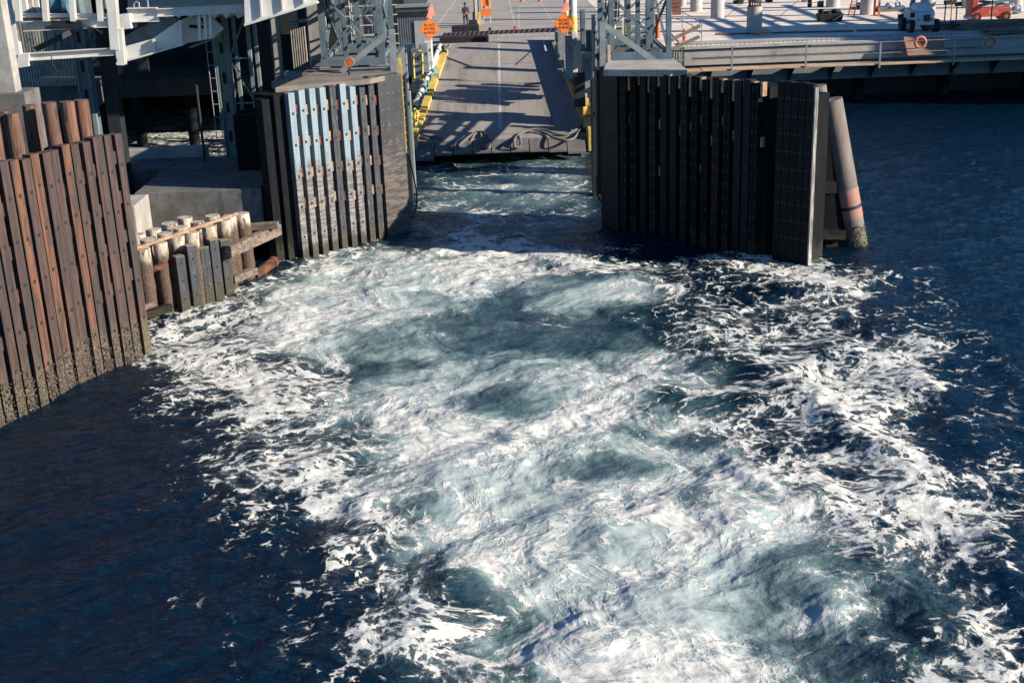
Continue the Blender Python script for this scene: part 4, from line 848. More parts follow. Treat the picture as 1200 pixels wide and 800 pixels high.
# dark walls added for the black shade left of the street
mb = MB(); mb.box(-30, -7.1, 96.5, 97, 4.0, 14); tag(mb.build('shade_wall', [darkst], None, origin=(-18, 96.5, 4)), 'added dark wall standing for shade at the far side of the road behind the ribbed shed', 'wall')
mb = MB(); mb.box(-7.6, -7.1, 97.1, 150, 4.0, 9); tag(mb.build('side_shade_wall', [darkst], None, origin=(-7.3, 97, 4)), 'added dark wall standing for shade along the far road beside the worker', 'wall')

# ================================================================ WORKER
def worker(loc):
    J = {}; vs = []; es = []; rad = []
    def v(name, p, r): J[name] = len(vs); vs.append(Vector(p)); rad.append(r)
    def e(a, b): es.append((J[a], J[b]))
    v('pelvis', (0, 0, .96), .135); v('belly', (0, .01, 1.10), .135); v('chest', (.0, -.02, 1.32), .16); v('neckb', (0, -.03, 1.46), .075); v('neck', (0, -.05, 1.52), .06)
    v('head1', (0, -.07, 1.60), .085); v('head2', (0, -.075, 1.70), .10); v('head3', (0, -.07, 1.77), .065)
    for a, b in (('pelvis', 'belly'), ('belly', 'chest'), ('chest', 'neckb'), ('neckb', 'neck'), ('neck', 'head1'), ('head1', 'head2'), ('head2', 'head3')): e(a, b)
    v('nose', (0, -.18, 1.66), .014); e('head1', 'nose')
    for s, n in ((-1, 'l'), (1, 'r')):
        v('hip'+n, (s*.10, 0, .90), .105); v('knee'+n, (s*.13, -.04 if s < 0 else .03, .50), .065); v('ank'+n, (s*.14, 0 if s < 0 else .08, .10), .045); v('heel'+n, (s*.14, .03 if s < 0 else .11, .045), .04); v('toe'+n, (s*.16, -.15 if s < 0 else -.08, .035), .035)
        e('pelvis', 'hip'+n); e('hip'+n, 'knee'+n); e('knee'+n, 'ank'+n); e('ank'+n, 'heel'+n); e('ank'+n, 'toe'+n)
        v('sh'+n, (s*.19, -.02, 1.40), .075); v('el'+n, (s*.25, -.02 if s < 0 else -.08, 1.13), .05); v('wr'+n, (s*.20, -.20, .95) if s > 0 else (s*.17, -.22, .97), .032); v('palm'+n, (s*.17, -.27, .92), .032)
        e('chest', 'sh'+n); e('sh'+n, 'el'+n); e('el'+n, 'wr'+n); e('wr'+n, 'palm'+n)
        pb = vs[J['palm'+n]]
        for k in range(4):
            v('f%d%s' % (k, n), pb + Vector((s*(-.03+.02*k), -.045 + .006*abs(k-1.5), -.015)), .009); v('g%d%s' % (k, n), pb + Vector((s*(-.03+.02*k), -.055, -.05 + .004*abs(k-1)),), .008); e('palm'+n, 'f%d%s' % (k, n)); e('f%d%s' % (k, n), 'g%d%s' % (k, n))
        v('t0'+n, pb + Vector((-s*.045, 0, -.005)), .010); v('t1'+n, pb + Vector((-s*.05, -.035, -.02)), .009); e('palm'+n, 't0'+n); e('t0'+n, 't1'+n)
    me = bpy.data.meshes.new('person'); me.from_pydata(vs, es, []); me.update()
    ob = bpy.data.objects.new('person', me); SC.collection.objects.link(ob)
    sk = ob.modifiers.new('skin', 'SKIN'); sv = me.skin_vertices[0].data
    for i, r_ in enumerate(rad): sv[i].radius = (r_, r_*(.8 if i in (J['chest'], J['pelvis'], J['belly']) else 1)); 
    sv[0].use_root = True
    sb = ob.modifiers.new('sub', 'SUBSURF'); sb.levels = 2; sb.render_levels = 2
    bpy.context.view_layer.update(); dg = bpy.context.evaluated_depsgraph_get(); me2 = bpy.data.meshes.new_from_object(ob.evaluated_get(dg)); ob.modifiers.clear(); ob.data = me2
    me2.materials.clear()
    for m_ in (M('dark_trousers', (.03, .033, .045), rough=.9), M('dark_jacket', (.035, .04, .05), rough=.9), M('skin', (.42, .24, .17), (.38, .21, .15), rough=.6, fine=.05), M('work_boots', (.02, .016, .014), rough=.7)): me2.materials.append(m_)
    for p_ in me2.polygons:
        c = p_.center; p_.use_smooth = True
        p_.material_index = 3 if c.z < .13 else 2 if (c.z > 1.53 or (c.y < -.22 and c.z < 1.02 and c.z > .8)) else (1 if (c.z > .98 or abs(c.x) > .17 and c.z > .85) else 0)
    for k in (-1, 1):
        mb = MB(); mb.tube((k*.036, -.163, 1.685), (k*.036, -.172, 1.685), .012, n=8); eo = mb.build('eye', [black]); eo.parent = ob
        mb = MB(); mb.path([(k*.098, -.06, 1.63), (k*.104, -.05, 1.66), (k*.102, -.05, 1.69)], .016, 6); eo = mb.build('ear', [M('skin', (0, 0, 0))]); eo.parent = ob
    mb = MB(); mb.box(-.03, .03, -.165, -.158, 1.60, 1.61); eo = mb.build('mouth', [M('lips', (.25, .1, .08))]); eo.parent = ob
    mb = MB(); pts = [(0, -.07, 1.70+h_) for h_ in (0, .05, .10, .135)]; mb.path(pts, [.128, .122, .085, .02], 16); mb.box(-.10, .10, -.25, -.12, 1.70, 1.715); eo = mb.build('hard_hat', [M('hat_dark', (.05, .055, .06), rough=.5)]); eo.parent = ob
    mb = MB(); mb.path([(0, -.0, 1.0), (0, .0, 1.06)], [.175, .172], 16, 0, False); eo = mb.build('orange_belt', [orangep]); eo.parent = ob
    ob.location = loc; ob.rotation_euler = (0, 0, radians(18)); tag(ob, 'worker in dark clothes and hard hat standing on the road behind the barrier arm', 'person'); return ob
fp = G(546, 32, 4.0); worker((fp.x, fp.y, 4.0))
tl = thing('hose_reel', 'small dark tool cart with an upright handle in front of the standing worker', 'tool cart', (fp.x+.5, fp.y-.6, 4)); c_ = Vector((fp.x+.55, fp.y-.7, 4.0))
mb = MB(); mb.box(c_.x-.3, c_.x+.35, c_.y-.2, c_.y+.25, 4.15, 4.55); mb.build('tank', [darkst], tl, bevel=.05); mb = MB(); mb.tube(c_ + Vector((-.3, 0, .5)), c_ + Vector((-.42, .25, 1.0)), .02); mb.tube(c_ + Vector((.3, .1, .4)), c_ + Vector((.5, .1, 1.4)), .025); mb.build('handle', [darkst], tl)
for k in (-1, 1): mb = MB(); mb.tube(c_ + Vector((k*.33, 0, .16)), c_ + Vector((k*.39, 0, .16)), .16, n=16); mb.build('wheel', [black], tl)
# ================================================================ PIER (right)
XL = 8.35
pier = MB(); pier.box(XL, 400, 79.6, 2500, 3.0, 3.96); pier = struct('pier_deck', pier, [deckc])
mb = MB()
for k in range(46):
    xx = XL + 1.4 + k*2.4 
    mb.add([(xx-.02, 82, 3.964), (xx+.02, 82, 3.964), (xx+.02-24, 140, 3.964), (xx-.02-24, 140, 3.964)], [(0, 1, 2, 3)]) if False else None
for yy in np.arange(83.4, 140, 1.55): mb.add([(XL+.2, yy, 3.964), (120, yy, 3.964), (120, yy+.05, 3.964), (XL+.2, yy+.05, 3.964)], [(0, 1, 2, 3)])
mb.build('plank_joints', [M('joint_grey', (.30, .27, .24), (.24, .21, .19), 3, rough=.9)], pier)
gd = thing('edge_girder', 'long grey concrete edge girder of the pier behind the catwalk', 'girder', (10, 79, 2.6)); 
mb = MB(); mb.box(11.4, 200, 79.0, 79.57, 2.75, 3.88); mb.box(11.4, 200, 78.90, 79.0, 3.70, 3.80); mb.build('upstand', [girderc], gd, bevel=.02)
mb = MB(); mb.box(11.2, 200, 79.58, 80.7, 3.97, 4.06); mb.build('kerb', [girderc], gd)
mb = MB(); 
for xx in np.arange(11.6, 60, .3): mb.tube((xx, 79.2, 3.86), (xx + random.uniform(-.03, .03), 79.2, 4.10), .012, n=5)
mb.build('starter_bars', [rust], gd)
mb = MB(); mb.box(12, 30, 78.955, 78.998, 3.18, 3.24); mb.box(33, 45, 78.955, 78.998, 3.2, 3.26); mb.build('timber_batten', [oldwood], gd)
mb = MB(); mb.box(9.2, 200, 79.3, 81.0, 1.55, 2.72); mb.build('lower_girder', [M('blue_grey_concrete', (.20, .205, .21), (.15, .155, .16), .8, rough=.9, bump=.08)], gd)
cw = thing('catwalk', 'timber catwalk with steel railing along the face of the pier', 'catwalk', (10, 78, 2.6))
mb = MB(); x_ = 8.6
while x_ < 60: l_ = random.uniform(2.4, 4.2); mb.box(x_, x_+l_-.02, 77.7, 78.85, 2.50 + random.uniform(0, .03), 2.60 + random.uniform(0, .04)); x_ += l_
mb.build('planking', [newwood], cw, bevel=.01)
mb = MB()
for xx in np.arange(10.4, 60, 2.55): mb.prism([(xx, 78.0, 2.49), (xx, 79.28, 2.49), (xx, 79.28, 1.7)], (.08, 0, 0)); mb.box(xx-.06, xx+.14, 79.2, 79.29, 1.6, 2.4); mb.mark()
mb.build_each('bracket', [darkst], cw)
for k, xx in enumerate(np.arange(9.6, 60, 4.55)): 
    mb = MB(); mb.box(xx-.05, xx+.05, 77.62, 77.70, 2.35, 3.95); mb.build('railing_post', [galv], cw)
mb = MB(); mb.tube((8.8, 77.66, 3.9), (60, 77.66, 3.9), .025, n=6); mb.tube((8.8, 77.66, 3.25), (60, 77.66, 3.25), .02, n=6); mb.build('rail_cables', [galv], cw)
mb = MB(); mb.box(9.0, 30, 77.60, 77.62, 3.84, 3.88) if False else mb.box(8.9, 19, 77.71, 77.74, 3.80, 3.88); mb.build('hand_rail_board', [oldwood], cw)
# underside and piles
mb = MB(); mb.box(8.0, 200, 83, 83.4, -1, 2.9); un = struct('pier_quay_wall', mb, [darkst])
k = 0
for yy in (81.2,):
    for xx in np.arange(12, 60, 5.5):
        mb = MB(); mb.tube((xx, yy, -2), (xx, yy, 1.56), .38, n=16); tag(mb.build('pier_pile', [blackw], None, origin=(xx, yy, 0)), 'dark round pile in the shade beneath the pier girder', 'pile', 'dark piles beneath the pier')
# timber braces and rebar at the pier's corner
for k, (a_, b_) in enumerate([((783, 49), (821, 30)), ((783, 60), (820, 43))]):
    bar_thing('timber_brace', ['upper pale timber brace by the tower at the pier corner', 'lower pale timber brace by the tower at the pier corner'][k], 'timber brace', P(*a_, 78.2), P(*b_, 77.9), .07, .22, newwood)
rbm = thing('rebar_cage', 'row of pale green reinforcing bars beside the end of the edge girder', 'rebar', (9.5, 78.9, 2.7)); mb = MB()
for xx in np.arange(8.6, 11.2, .16): mb.path([(xx, 79.0, 2.75), (xx, 79.0, 3.75), (xx+.04, 78.95, 3.85), (xx+.08, 78.9, 3.75), (xx+.08, 78.9, 2.75)], .022, 6)
mb.build('bars', [M('green_epoxy_bar', (.35, .42, .33), (.28, .33, .26), 3, rough=.6)], rbm); mb = MB(); mb.tube((8.5, 78.87, 3.1), (11.2, 78.87, 3.1), .03, n=6); mb.build('tie_bar', [newwood], rbm)
rl = thing('ramp_railing', 'grey pipe railing on the pier corner beside the pale timber braces', 'railing', tuple(G(800, 45, 4))); mb = MB(); q = [G(787, 30, 4), G(800, 34, 4), G(811, 40, 4), G(822, 50, 4)]
for p_ in q: mb.tube(p_, p_ + Vector((0, 0, 1.1)), .03, n=6)
for a_, b_ in zip(q[:-1], q[1:]): mb.tube(a_ + Vector((0, 0, 1.1)), b_ + Vector((0, 0, 1.1)), .03, n=6); mb.tube(a_ + Vector((0, 0, .55)), b_ + Vector((0, 0, .55)), .03, n=6)
mb.build('pipes', [galv], rl)
# columns
cols = [(800, 8, 9, 0, 'first from the tower, cut off by the frame'), (817, 14, 13.5, 0, 'second from the tower, plain white'), (842, 22, 15, 1, 'with a dark narrow shaft above, third from the tower'), (885.5, 37, 17, 2, 'nearest the pier edge, with a grey-green shaft on a bolt ring'),
        (947, 3, 12, 0, 'short visible stub behind the black skip'), (978, 9, 15, 0, 'between the black skip and the orange ladder'), (1018, 18, 15, 1, 'between the orange ladder and the orange posts'), (1089, 24, 16, 3, 'with a dark shaft, behind the white telehandler'), (1135, 10, 10, 0, 'behind the orange-red scissor lift mast'), (1193, 9, 14, 0, 'at the far end, beside plastic wrapped material')]
for k, (px, py, w_, kind, lb) in enumerate(cols):
    g = G(px, py, 3.96); R_ = w_/2*(g - Vector((0, 0, CAM_H))).length/FPX; o = thing('concrete_column', 'round pale concrete column on the pier, ' + lb, 'column', (g.x, g.y, 3.96), 'round columns on the pier deck')
    hb = [6.5, 6.5, 1.35, 1.60, 6.5, 6.5, 1.35, 1.5, 6.5, 6.5][k]
    mb = MB(); mb.tube((g.x, g.y+R_, 3.9), (g.x, g.y+R_, 3.96+hb), R_, n=32); mb.build('pedestal', [M('white_concrete', (.48, .45, .42), (.40, .375, .35), 1.2, rough=.85, bump=.04)], o)
    if kind in (1, 3): mb = MB(); mb.tube((g.x, g.y+R_, 3.96+hb), (g.x, g.y+R_, 12), R_*(.75 if kind == 1 else .95), n=24); mb.build('shaft', [M('dark_shaft', (.09, .085, .08), rough=.8)], o)
    if kind == 2:
        mb = MB(); mb.tube((g.x, g.y+R_, 3.96+hb+.42), (g.x, g.y+R_, 12), R_*1.02, n=32); mb.build('shaft', [M('grey_green_shaft', (.27, .26, .19), (.23, .22, .16), 1, rough=.8)], o)
        mb = MB(); mb.tube((g.x, g.y+R_, 3.96+hb), (g.x, g.y+R_, 3.96+hb+.06), R_*.9, n=24); mb.tube((g.x, g.y+R_, 3.96+hb+.34), (g.x, g.y+R_, 3.96+hb+.418), R_*.9, n=24)
        for j in range(14): a_ = 2*pi*j/14; mb.tube((g.x+cos(a_)*R_*.75, g.y+R_+sin(a_)*R_*.75, 3.96+hb+.06), (g.x+cos(a_)*R_*.75, g.y+R_+sin(a_)*R_*.75, 3.96+hb+.34), .035, n=6)
        mb.build('bolt_ring', [rust], o)
# overhead steel framing above the columns, out of frame: its beams throw the slanting stripes on the deck
fr = thing('roof_framing', 'steel roof framing carried by the columns above the pier deck', 'roof framing', (30, 90, 12)); mb = MB()
sh_ = Vector((-to_sun.x, -to_sun.y, 0))/to_sun.z
zf = 11.0; sx, sy = sh_.x*(zf-3.96), sh_.y*(zf-3.96)
for px0, py0, px1, py1, w_ in [(819, 23, 856, 38, .9), (842, 22, 880, 38, .9), (850, 6, 925, 37, .9), (868, 22, 925, 37, .0), (893, 17, 960, 36, .9), (920, 6, 992, 34, 1.0), (940, 22, 995, 36, .0), (982, 25, 1025, 34, .9), (997, 19, 1060, 34, .9), (1028, 17, 1062, 28, .6), (1040, 9, 1120, 30, .8)]:
    if w_ <= 0: continue
    a_ = G(px0, py0, 3.96); b_ = G(px1, py1, 3.96); mb.bar((a_.x-sx, a_.y-sy, zf), (b_.x-sx, b_.y-sy, zf), w_*.62, .12)
mb.build('beams', [darkst], fr)
# building beyond the frame on the right, throws the shade over that end of the pier
mb = MB(); mb.box(44, 52, 72.2, 80.0, 0, 17); tag(mb.build('pier_building', [M('off_wall', (.3, .29, .28), rough=.9)], None, origin=(48, 75, 0)), 'plain grey building standing on the pier outside the photo', 'building')

# skip, ladder, posts, truck, lift, lumber, boards, rings
def dz(x, y): return G(x, y, 3.96)
g = dz(974, 26); sk_ = thing('rubble_skip', 'black tub heaped with black bags on the pier deck', 'skip', tuple(g)); mb = MB(); mb.hexa([(g.x-.75, g.y, 3.97), (g.x+.75, g.y, 3.97), (g.x+.75, g.y+1, 3.97), (g.x-.75, g.y+1, 3.97)], [(g.x-.88, g.y-.05, 4.52), (g.x+.88, g.y-.05, 4.52), (g.x+.88, g.y+1.05, 4.52), (g.x-.88, g.y+1.05, 4.52)]); mb.build('tub', [black], sk_, bevel=.03)
for k in range(6):
    bm = bmesh.new(); bmesh.ops.create_icosphere(bm, subdivisions=2, radius=.24)
    for v in bm.verts: v.co *= 1 + .25*mnoise.noise(v.co*5 + Vector((k*3, 0, 0))); v.co.z *= .7
    me = bpy.data.meshes.new('bag'); bm.to_mesh(me); bm.free(); me.materials.append(black); ob = bpy.data.objects.new('bag', me); SC.collection.objects.link(ob); ob.parent = sk_; ob.location = (-.65+.25*k, .4+.15*(k % 2), .60 + (.12 if k in (0, 4) else 0))
mb = MB(); mb.bar((g.x+.1, g.y-.1, 4.05), (g.x+.85, g.y-.1, 4.5), .05, .1); mb.build('board', [newwood], sk_)
a_, b_ = dz(997, 20), P(1003, -6, 93); ld = thing('ladder', 'orange step ladder leaning on the pier deck beside a column', 'ladder', tuple(a_)); mb = MB()
for o_ in (-.22, .22): mb.bar(a_ + Vector((o_, 0, 0)), b_ + Vector((o_*.8, 0, 0)), .07, .06)
mb.build('rails', [orangep], ld); mb = MB()
for k in range(1, 9): c_ = a_.lerp(b_, k/9); mb.bar(c_ - Vector((.2, 0, 0)), c_ + Vector((.2, 0, 0)), .04)
mb.build('rungs', [orangep], ld)
for k, px in enumerate((1024.5, 1030)):
    g = dz(px, 19); mb = MB(); mb.box(g.x-.07, g.x+.07, g.y, g.y+.1, 3.97, 5.4); mb.box(g.x-.2, g.x+.2, g.y-.1, g.y+.2, 3.965, 4.02)
    tag(mb.build('orange_post', [orangep], None, origin=g), ['upright orange post touching the column between ladder and blue sheets', 'upright orange post beside the blue sheets on the pier'][k], 'post', 'orange posts on the pier')
g = dz(1045, 14); o = thing('sheet_stack', 'low stack of blue and timber sheets with plastic on top, on the pier deck', 'sheet stack', tuple(g)); mb = MB(); mb.box(g.x-1.0, g.x+1.3, g.y, g.y+1.2, 3.965, 4.15); mb.build('timber_sheets', [oldwood], o); mb = MB(); mb.box(g.x-.9, g.x+1.0, g.y+.05, g.y+1.1, 4.152, 4.32); mb.build('blue_sheets', [M('blue_sheet', (.10, .22, .34), rough=.5)], o)
def lumps(parent, n, r, c, spread, mat, nm='wrap', seed=1):
    r_ = random.Random(seed)
    for k in range(n):
        bm = bmesh.new(); bmesh.ops.create_icosphere(bm, subdivisions=3, radius=r)
        for v in bm.verts: v.co *= 1 + .45*mnoise.noise(v.co*4/r*.4 + Vector((k*3+seed, 0, 0))); v.co.z *= .6
        me = bpy.data.meshes.new(nm); bm.to_mesh(me); bm.free(); me.materials.append(mat); ob = bpy.data.objects.new(nm, me); SC.collection.objects.link(ob); ob.parent = parent; ob.location = (r_.uniform(-spread, spread) + c[0], r_.uniform(-.2, .2) + c[1], c[2])
plast = M('crumpled_plastic', (.55, .57, .60), (.38, .40, .43), 6, rough=.35, bump=.5, fine=.1)
lumps(o, 2, .35, (.3, .5, .45), .4, plast, seed=2)
# telehandler
g = dz(1084, 39.5); Yt = g.y; th = thing('telehandler', 'small white telehandler with black tyres seen from the front, on the shaded pier edge', 'telehandler', tuple(g))
x0, z0 = g.x, 3.96
mb = MB(); mb.hexa([(x0-.62, Yt+.1, z0+.5), (x0+.62, Yt+.1, z0+.5), (x0+.62, Yt+2.6, z0+.5), (x0-.62, Yt+2.6, z0+.5)], [(x0-.55, Yt+.25, z0+1.25), (x0+.55, Yt+.25, z0+1.25), (x0+.6, Yt+2.6, z0+1.45), (x0-.6, Yt+2.6, z0+1.45)]); mb.build('body', [white], th, bevel=.06)
mb = MB(); mb.hexa([(x0-.45, Yt+.7, z0+1.3), (x0+.5, Yt+.7, z0+1.3), (x0+.5, Yt+2, z0+1.4), (x0-.45, Yt+2, z0+1.4)], [(x0-.35, Yt+.95, z0+1.75), (x0+.65, Yt+.95, z0+1.75), (x0+.65, Yt+1.8, z0+1.8), (x0-.35, Yt+1.8, z0+1.8)]); mb.build('cab', [white], th, bevel=.05)
mb = MB(); mb.box(x0-.08, x0+.28, Yt+.06, Yt+.20, z0+.72, z0+1.15); mb.build('windscreen', [M('dark_glass', (.03, .035, .04), rough=.15)], th, bevel=.02)
for sx in (-1, 1):
    mb = MB(); mb.tube((x0+sx*.80-.14, Yt+.45, z0+.42), (x0+sx*.80+.14, Yt+.45, z0+.42), .42, n=24); w_ = mb.build('tyre', [black], th, bevel=.04); mb = MB(); mb.tube((x0+sx*.80-.15, Yt+.45, z0+.42), (x0+sx*.80+.15, Yt+.45, z0+.42), .2, n=16); mb.build('rim', [galv], w_)
    mb = MB(); mb.tube((x0+sx*.80-.14, Yt+2.2, z0+.42), (x0+sx*.80+.14, Yt+2.2, z0+.42), .42, n=24); mb.build('tyre', [black], th, bevel=.04)
    mb = MB(); mb.tube((x0+sx*.42, Yt+.1, z0+.85), (x0+sx*.42, Yt+.2, z0+.85), .09, n=14); mb.build('headlight', [M('lamp_glass', (.35, .36, .38), rough=.2)], th)
mb = MB(); mb.bar((x0-.25, Yt+2.3, z0+1.5), (x0-.45, Yt-.4 + .8, z0+3.4), .25, .3); mb.build('boom', [M('boom_blue_grey', (.28, .33, .38), rough=.5)], th, bevel=.03)
mb = MB(); mb.box(x0-.95, x0-.7, Yt+.1, Yt+.25, z0+1.0, z0+1.3); mb.build('mirror', [black], th)
# scissor lift
g = dz(1162, 25); sc_ = thing('scissor_lift', 'red scissor lift with folded grey arms on the pier deck', 'scissor lift', tuple(g)); x0 = g.x; y0 = g.y
mb = MB(); mb.box(x0-1.35, x0+1.3, y0, y0+1.1, 4.25, 4.85); mb.box(x0-1.45, x0-1.0, y0-.05, y0+1.15, 4.3, 5.5); mb.build('chassis', [redp], sc_, bevel=.05)
for k, xx in enumerate((-1.05, .95)):
    for yy in (0, 1.0): mb = MB(); mb.tube((x0+xx, y0+yy-.08, 4.26), (x0+xx, y0+yy+.12, 4.26), .30, n=20); w_ = mb.build('wheel', [black], sc_); mb = MB(); mb.tube((x0+xx, y0+yy-.09, 4.26), (x0+xx, y0+yy+.13, 4.26), .13, n=14); mb.build('rim', [redp], w_)
for k in range(3): mb = MB(); zb = 4.95 + .42*k; mb.bar((x0-1.2, y0+.2, zb), (x0+1.3, y0+.2, zb+.4), .12, .20); mb.bar((x0+1.3, y0+.35, zb), (x0-1.2, y0+.35, zb+.4), .12, .20); mb.build('scissor_arm', [bluest], sc_)
mb = MB(); mb.box(x0-1.4, x0+1.5, y0, y0+1.1, 6.25, 6.4); mb.build('platform', [galv], sc_)
mb = MB()
for xx in (-1.35, -.4, .5, 1.4): mb.tube((x0+xx, y0, 6.4), (x0+xx, y0, 7.4), .03, n=6)
mb.tube((x0-1.35, y0, 7.4), (x0+1.4, y0, 7.4), .03, n=6); mb.build('guard_rail', [redp], sc_)
mb = MB(); mb.box(x0-.3, x0+.35, y0-.012, y0-.002, 4.4, 4.7); mb.build('panel', [M('pale_red_panel', (.5, .2, .16), rough=.5)], sc_)
# lumber and debris
specs = [(1100, 36, 'stack of old planks beside the white telehandler', 1.8, 3), (1118, 34, 'second stack of old planks near the telehandler, lower', 1.6, 2), (1137, 36, 'stack of dark planks below the scissor lift', 1.9, 4), (1160, 34, 'long stack of brown beams below the scissor lift wheels', 2.2, 3), (1185, 32, 'stack of brown beams at the far end of the pier', 1.9, 3), (1178, 40, 'dark beams with white end caps by the edge kerb', 2.4, 2), (870+24, 41.5, 'short pile of planks at the foot of the nearest column', .9, 2)]
for k, (px, py, lb, ln, ly) in enumerate(specs):
    g = dz(px, py); o = thing('lumber_stack', lb, 'lumber stack', tuple(g), 'lumber stacks on the pier'); r_ = random.Random(k)
    for j in range(ly):
        mb = MB()
        for i in range(4): y_ = g.y+.05+i*.24; s_ = r_.uniform(-.25, .25); z_ = 3.965+j*.15; a_ = r_.uniform(-.06, .06); mb.bar((g.x-ln/2+s_, y_-a_, z_+.07), (g.x+ln/2+s_, y_+a_, z_+.07), .20, .13)
        mb.build('plank_layer', [oldwood if k != 6 else newwood], o, bevel=.008)
for k, (px, py, c0) in enumerate([(1143, 25.5, 'crumpled plastic bundle in front of the scissor lift'), (1192, 17, 'large crumpled plastic wrapped bundle at the far end of the pier'), (1180, 14, 'crumpled plastic heap beside the scissor lift wheel')]):
    g = dz(px, py); o = thing('plastic_bundle', c0, 'plastic bundle', tuple(g), 'plastic bundles on the pier'); lumps(o, 3, .42 if k else .3, (0, .3, .3), .5, plast, seed=k+4)
for k, (px, py, h_, m_) in enumerate([(1106.5, 29, 1.5, darkst), (1114, 27, 1.8, orangep), (1120, 28, 1.35, rust), (1161, 27, 1.9, darkst)]):
    g = dz(px, py); mb = MB(); mb.tube(g, g + Vector((0, 0, h_)), .045, n=8); mb.bar(g + Vector((-.12, 0, h_)), g + Vector((.12, 0, h_)), .06); tag(mb.build('stake', [m_], None, origin=g), ['dark stake among the planks nearest the telehandler', 'orange stake among the planks', 'rusty stake next to the orange one', 'thin dark stake in front of the scissor lift'][k], 'stake', 'stakes among the lumber')
for k, (px, py) in enumerate([(955, 9), (1115, 6), (1128, 8), (1062, 23), (1005, 12), (868, 5), (900, 3)]):
    g = dz(px, py); mb = MB(); r_ = random.Random(k+20); o = thing('site_clutter', ['small wheeled trolley behind the black tub', 'dark generator behind the telehandler boom', 'dark toolbox beside the column behind the scissor lift', 'small black coil of hose near the telehandler', 'low rusty block beside the orange ladder', 'dark pallet near the grey-green column', 'second dark pallet at the back of the pier'][k], 'site equipment', tuple(g))
    for j in range(4): x_ = r_.uniform(-.6, .4); mb.box(g.x+x_, g.x+x_+r_.uniform(.2, .5), g.y+j*.2, g.y+j*.2+.18, 3.97, 3.97+r_.uniform(.15, .6))
    mb.build('boxes', [rust if k == 4 else darkst], o, bevel=.02); mb = MB(); mb.bar(g + Vector((-.6, -.05, .35)), g + Vector((.7, -.05, .45)), .05); mb.build('handle', [galv], o)
bar_thing('kerb_timber', 'long timber laid along the pier edge kerb near the columns', 'timber', dz(838, 41.5) + Vector((0, 0, .06)), dz(1000, 37.5) + Vector((0, 0, .06)), .16, .12, oldwood)
bar_thing('kerb_timber', 'second long timber along the shaded part of the pier edge kerb', 'timber', dz(1003, 37.2) + Vector((0, 0, .06)), dz(1070, 36) + Vector((0, 0, .06)), .2, .12, oldwood)
# plywood board leaning on the railing, life rings
mb = MB(); q = [P(1059, 43.5, 78.3), P(1104, 43.5, 78.3), P(1109, 64, 77.85), P(1064, 66, 77.85)]; mb.prism(q, (0, .03, 0)); tag(mb.build('plywood_board', [ply], None, origin=q[3]), 'brown plywood board leaning against the catwalk railing under a life ring', 'board')
for k, (px, py) in enumerate([(1078.5, 50), (1160, 50)]):
    c_ = P(px, py, 77.45); o = thing('life_ring', ['orange life ring hung in front of the brown plywood board', 'orange life ring hung on the railing against bare blue-grey concrete'][k], 'life ring', tuple(c_), 'life rings on the pier railing')
    mb = MB(); mb.ring(c_, .31, .07, (0, 1, 0), 28, 8); mb.build('ring', [orangep], o)
    for j in range(4): a_ = pi/4 + j*pi/2; mb = MB(); cc = c_ + Vector((cos(a_)*.31, 0, sin(a_)*.31)); mb.ring(cc, .075, .012, (-sin(a_), 0, cos(a_)), 12, 6); mb.build('white_band', [white], o)
    rp2 = [c_ + Vector((cos(t)*.40, -.03, sin(t)*.40)) for t in np.linspace(0, 2*pi, 20)]; mb = MB(); mb.path(rp2, .012, 5); mb.build('grab_line', [white], o)
# sloping struts / cables
for k, (a_, b_) in enumerate([((868, 5), (850, 21)), ((934, 2), (904, 28)), ((1050, 0), (1075, 21)), ((921, 12), (940, 0))]):
    mb = MB(); g = dz(*b_); t_ = P(a_[0], a_[1], g.y+2); mb.tube(g, g + (t_-g)*1.6, .02, n=6); tag(mb.build('guy_cable', [darkst], None, origin=g), ['thin guy cable rising beside the third column', 'thin guy cable near the grey-green column', 'thin guy cable above the telehandler', 'thin guy cable crossing the deck behind the black tub'][k], 'cable')
# brick-red crate stack by the tower
g = dz(791, 18); mb = MB(); 
for j in range(6): mb.box(g.x-.55 + .02*(j % 2), g.x+.5, g.y, g.y+1, 3.97+.3*j, 3.97+.3*j+.26)
tag(mb.build('crate_stack', [M('red_brown_crates', (.22, .10, .08), (.15, .07, .055), 3, rough=.8)], None, origin=g, bevel=.02), 'red-brown pallet stack on the pier beside the tower', 'pallet stack')
mb = MB(); g = P(802, 26, 82); 
tag(MB().tube((g.x, 82, 3.97), (g.x, 82, 4.7), .12, .09).build('orange_drum', [orangep], None, origin=(g.x, 82, 3.97)), 'slim orange marker drum at the pier corner railing', 'marker')
# ================================================================ WHITE OVERHEAD GANGWAY, top left
gw = thing('gangway', 'white steel overhead gangway with frame and haunched girder above the slip', 'gangway', (-16, 50, 6))
def plate(mb, pts, Y, th, mi=0): return mb.prism([P(x_, y_, Y) for x_, y_ in pts], (0, th, 0), mi)
mb = MB(); plate(mb, [(138, 75), (138, 57), (178, 46), (209, 25), (213, 52)], 50, .12); plate(mb, [(136, 76), (214, 53.5), (214, 51.5), (136, 74)], 49.8, .6)
mb.build('haunch_plate', [white], gw)
mb = MB(); plate(mb, [(213, 52), (209, 25), (240, 12), (262, 34), (250, 45)], 50.6, .12); mb.build('haunch_plate', [white], gw)
mb = MB()
for px, y0_, y1_ in ((144, 58, 72), (180, 46, 62), (211, 24, 54), (233, 14, 47), (240, 14, 46), (246, 14, 45)): mb.bar(P(px, y0_, 49.9), P(px+1.5, y1_, 49.9), .1, .14); mb.mark()
mb.build_each('stiffener', [white], gw)
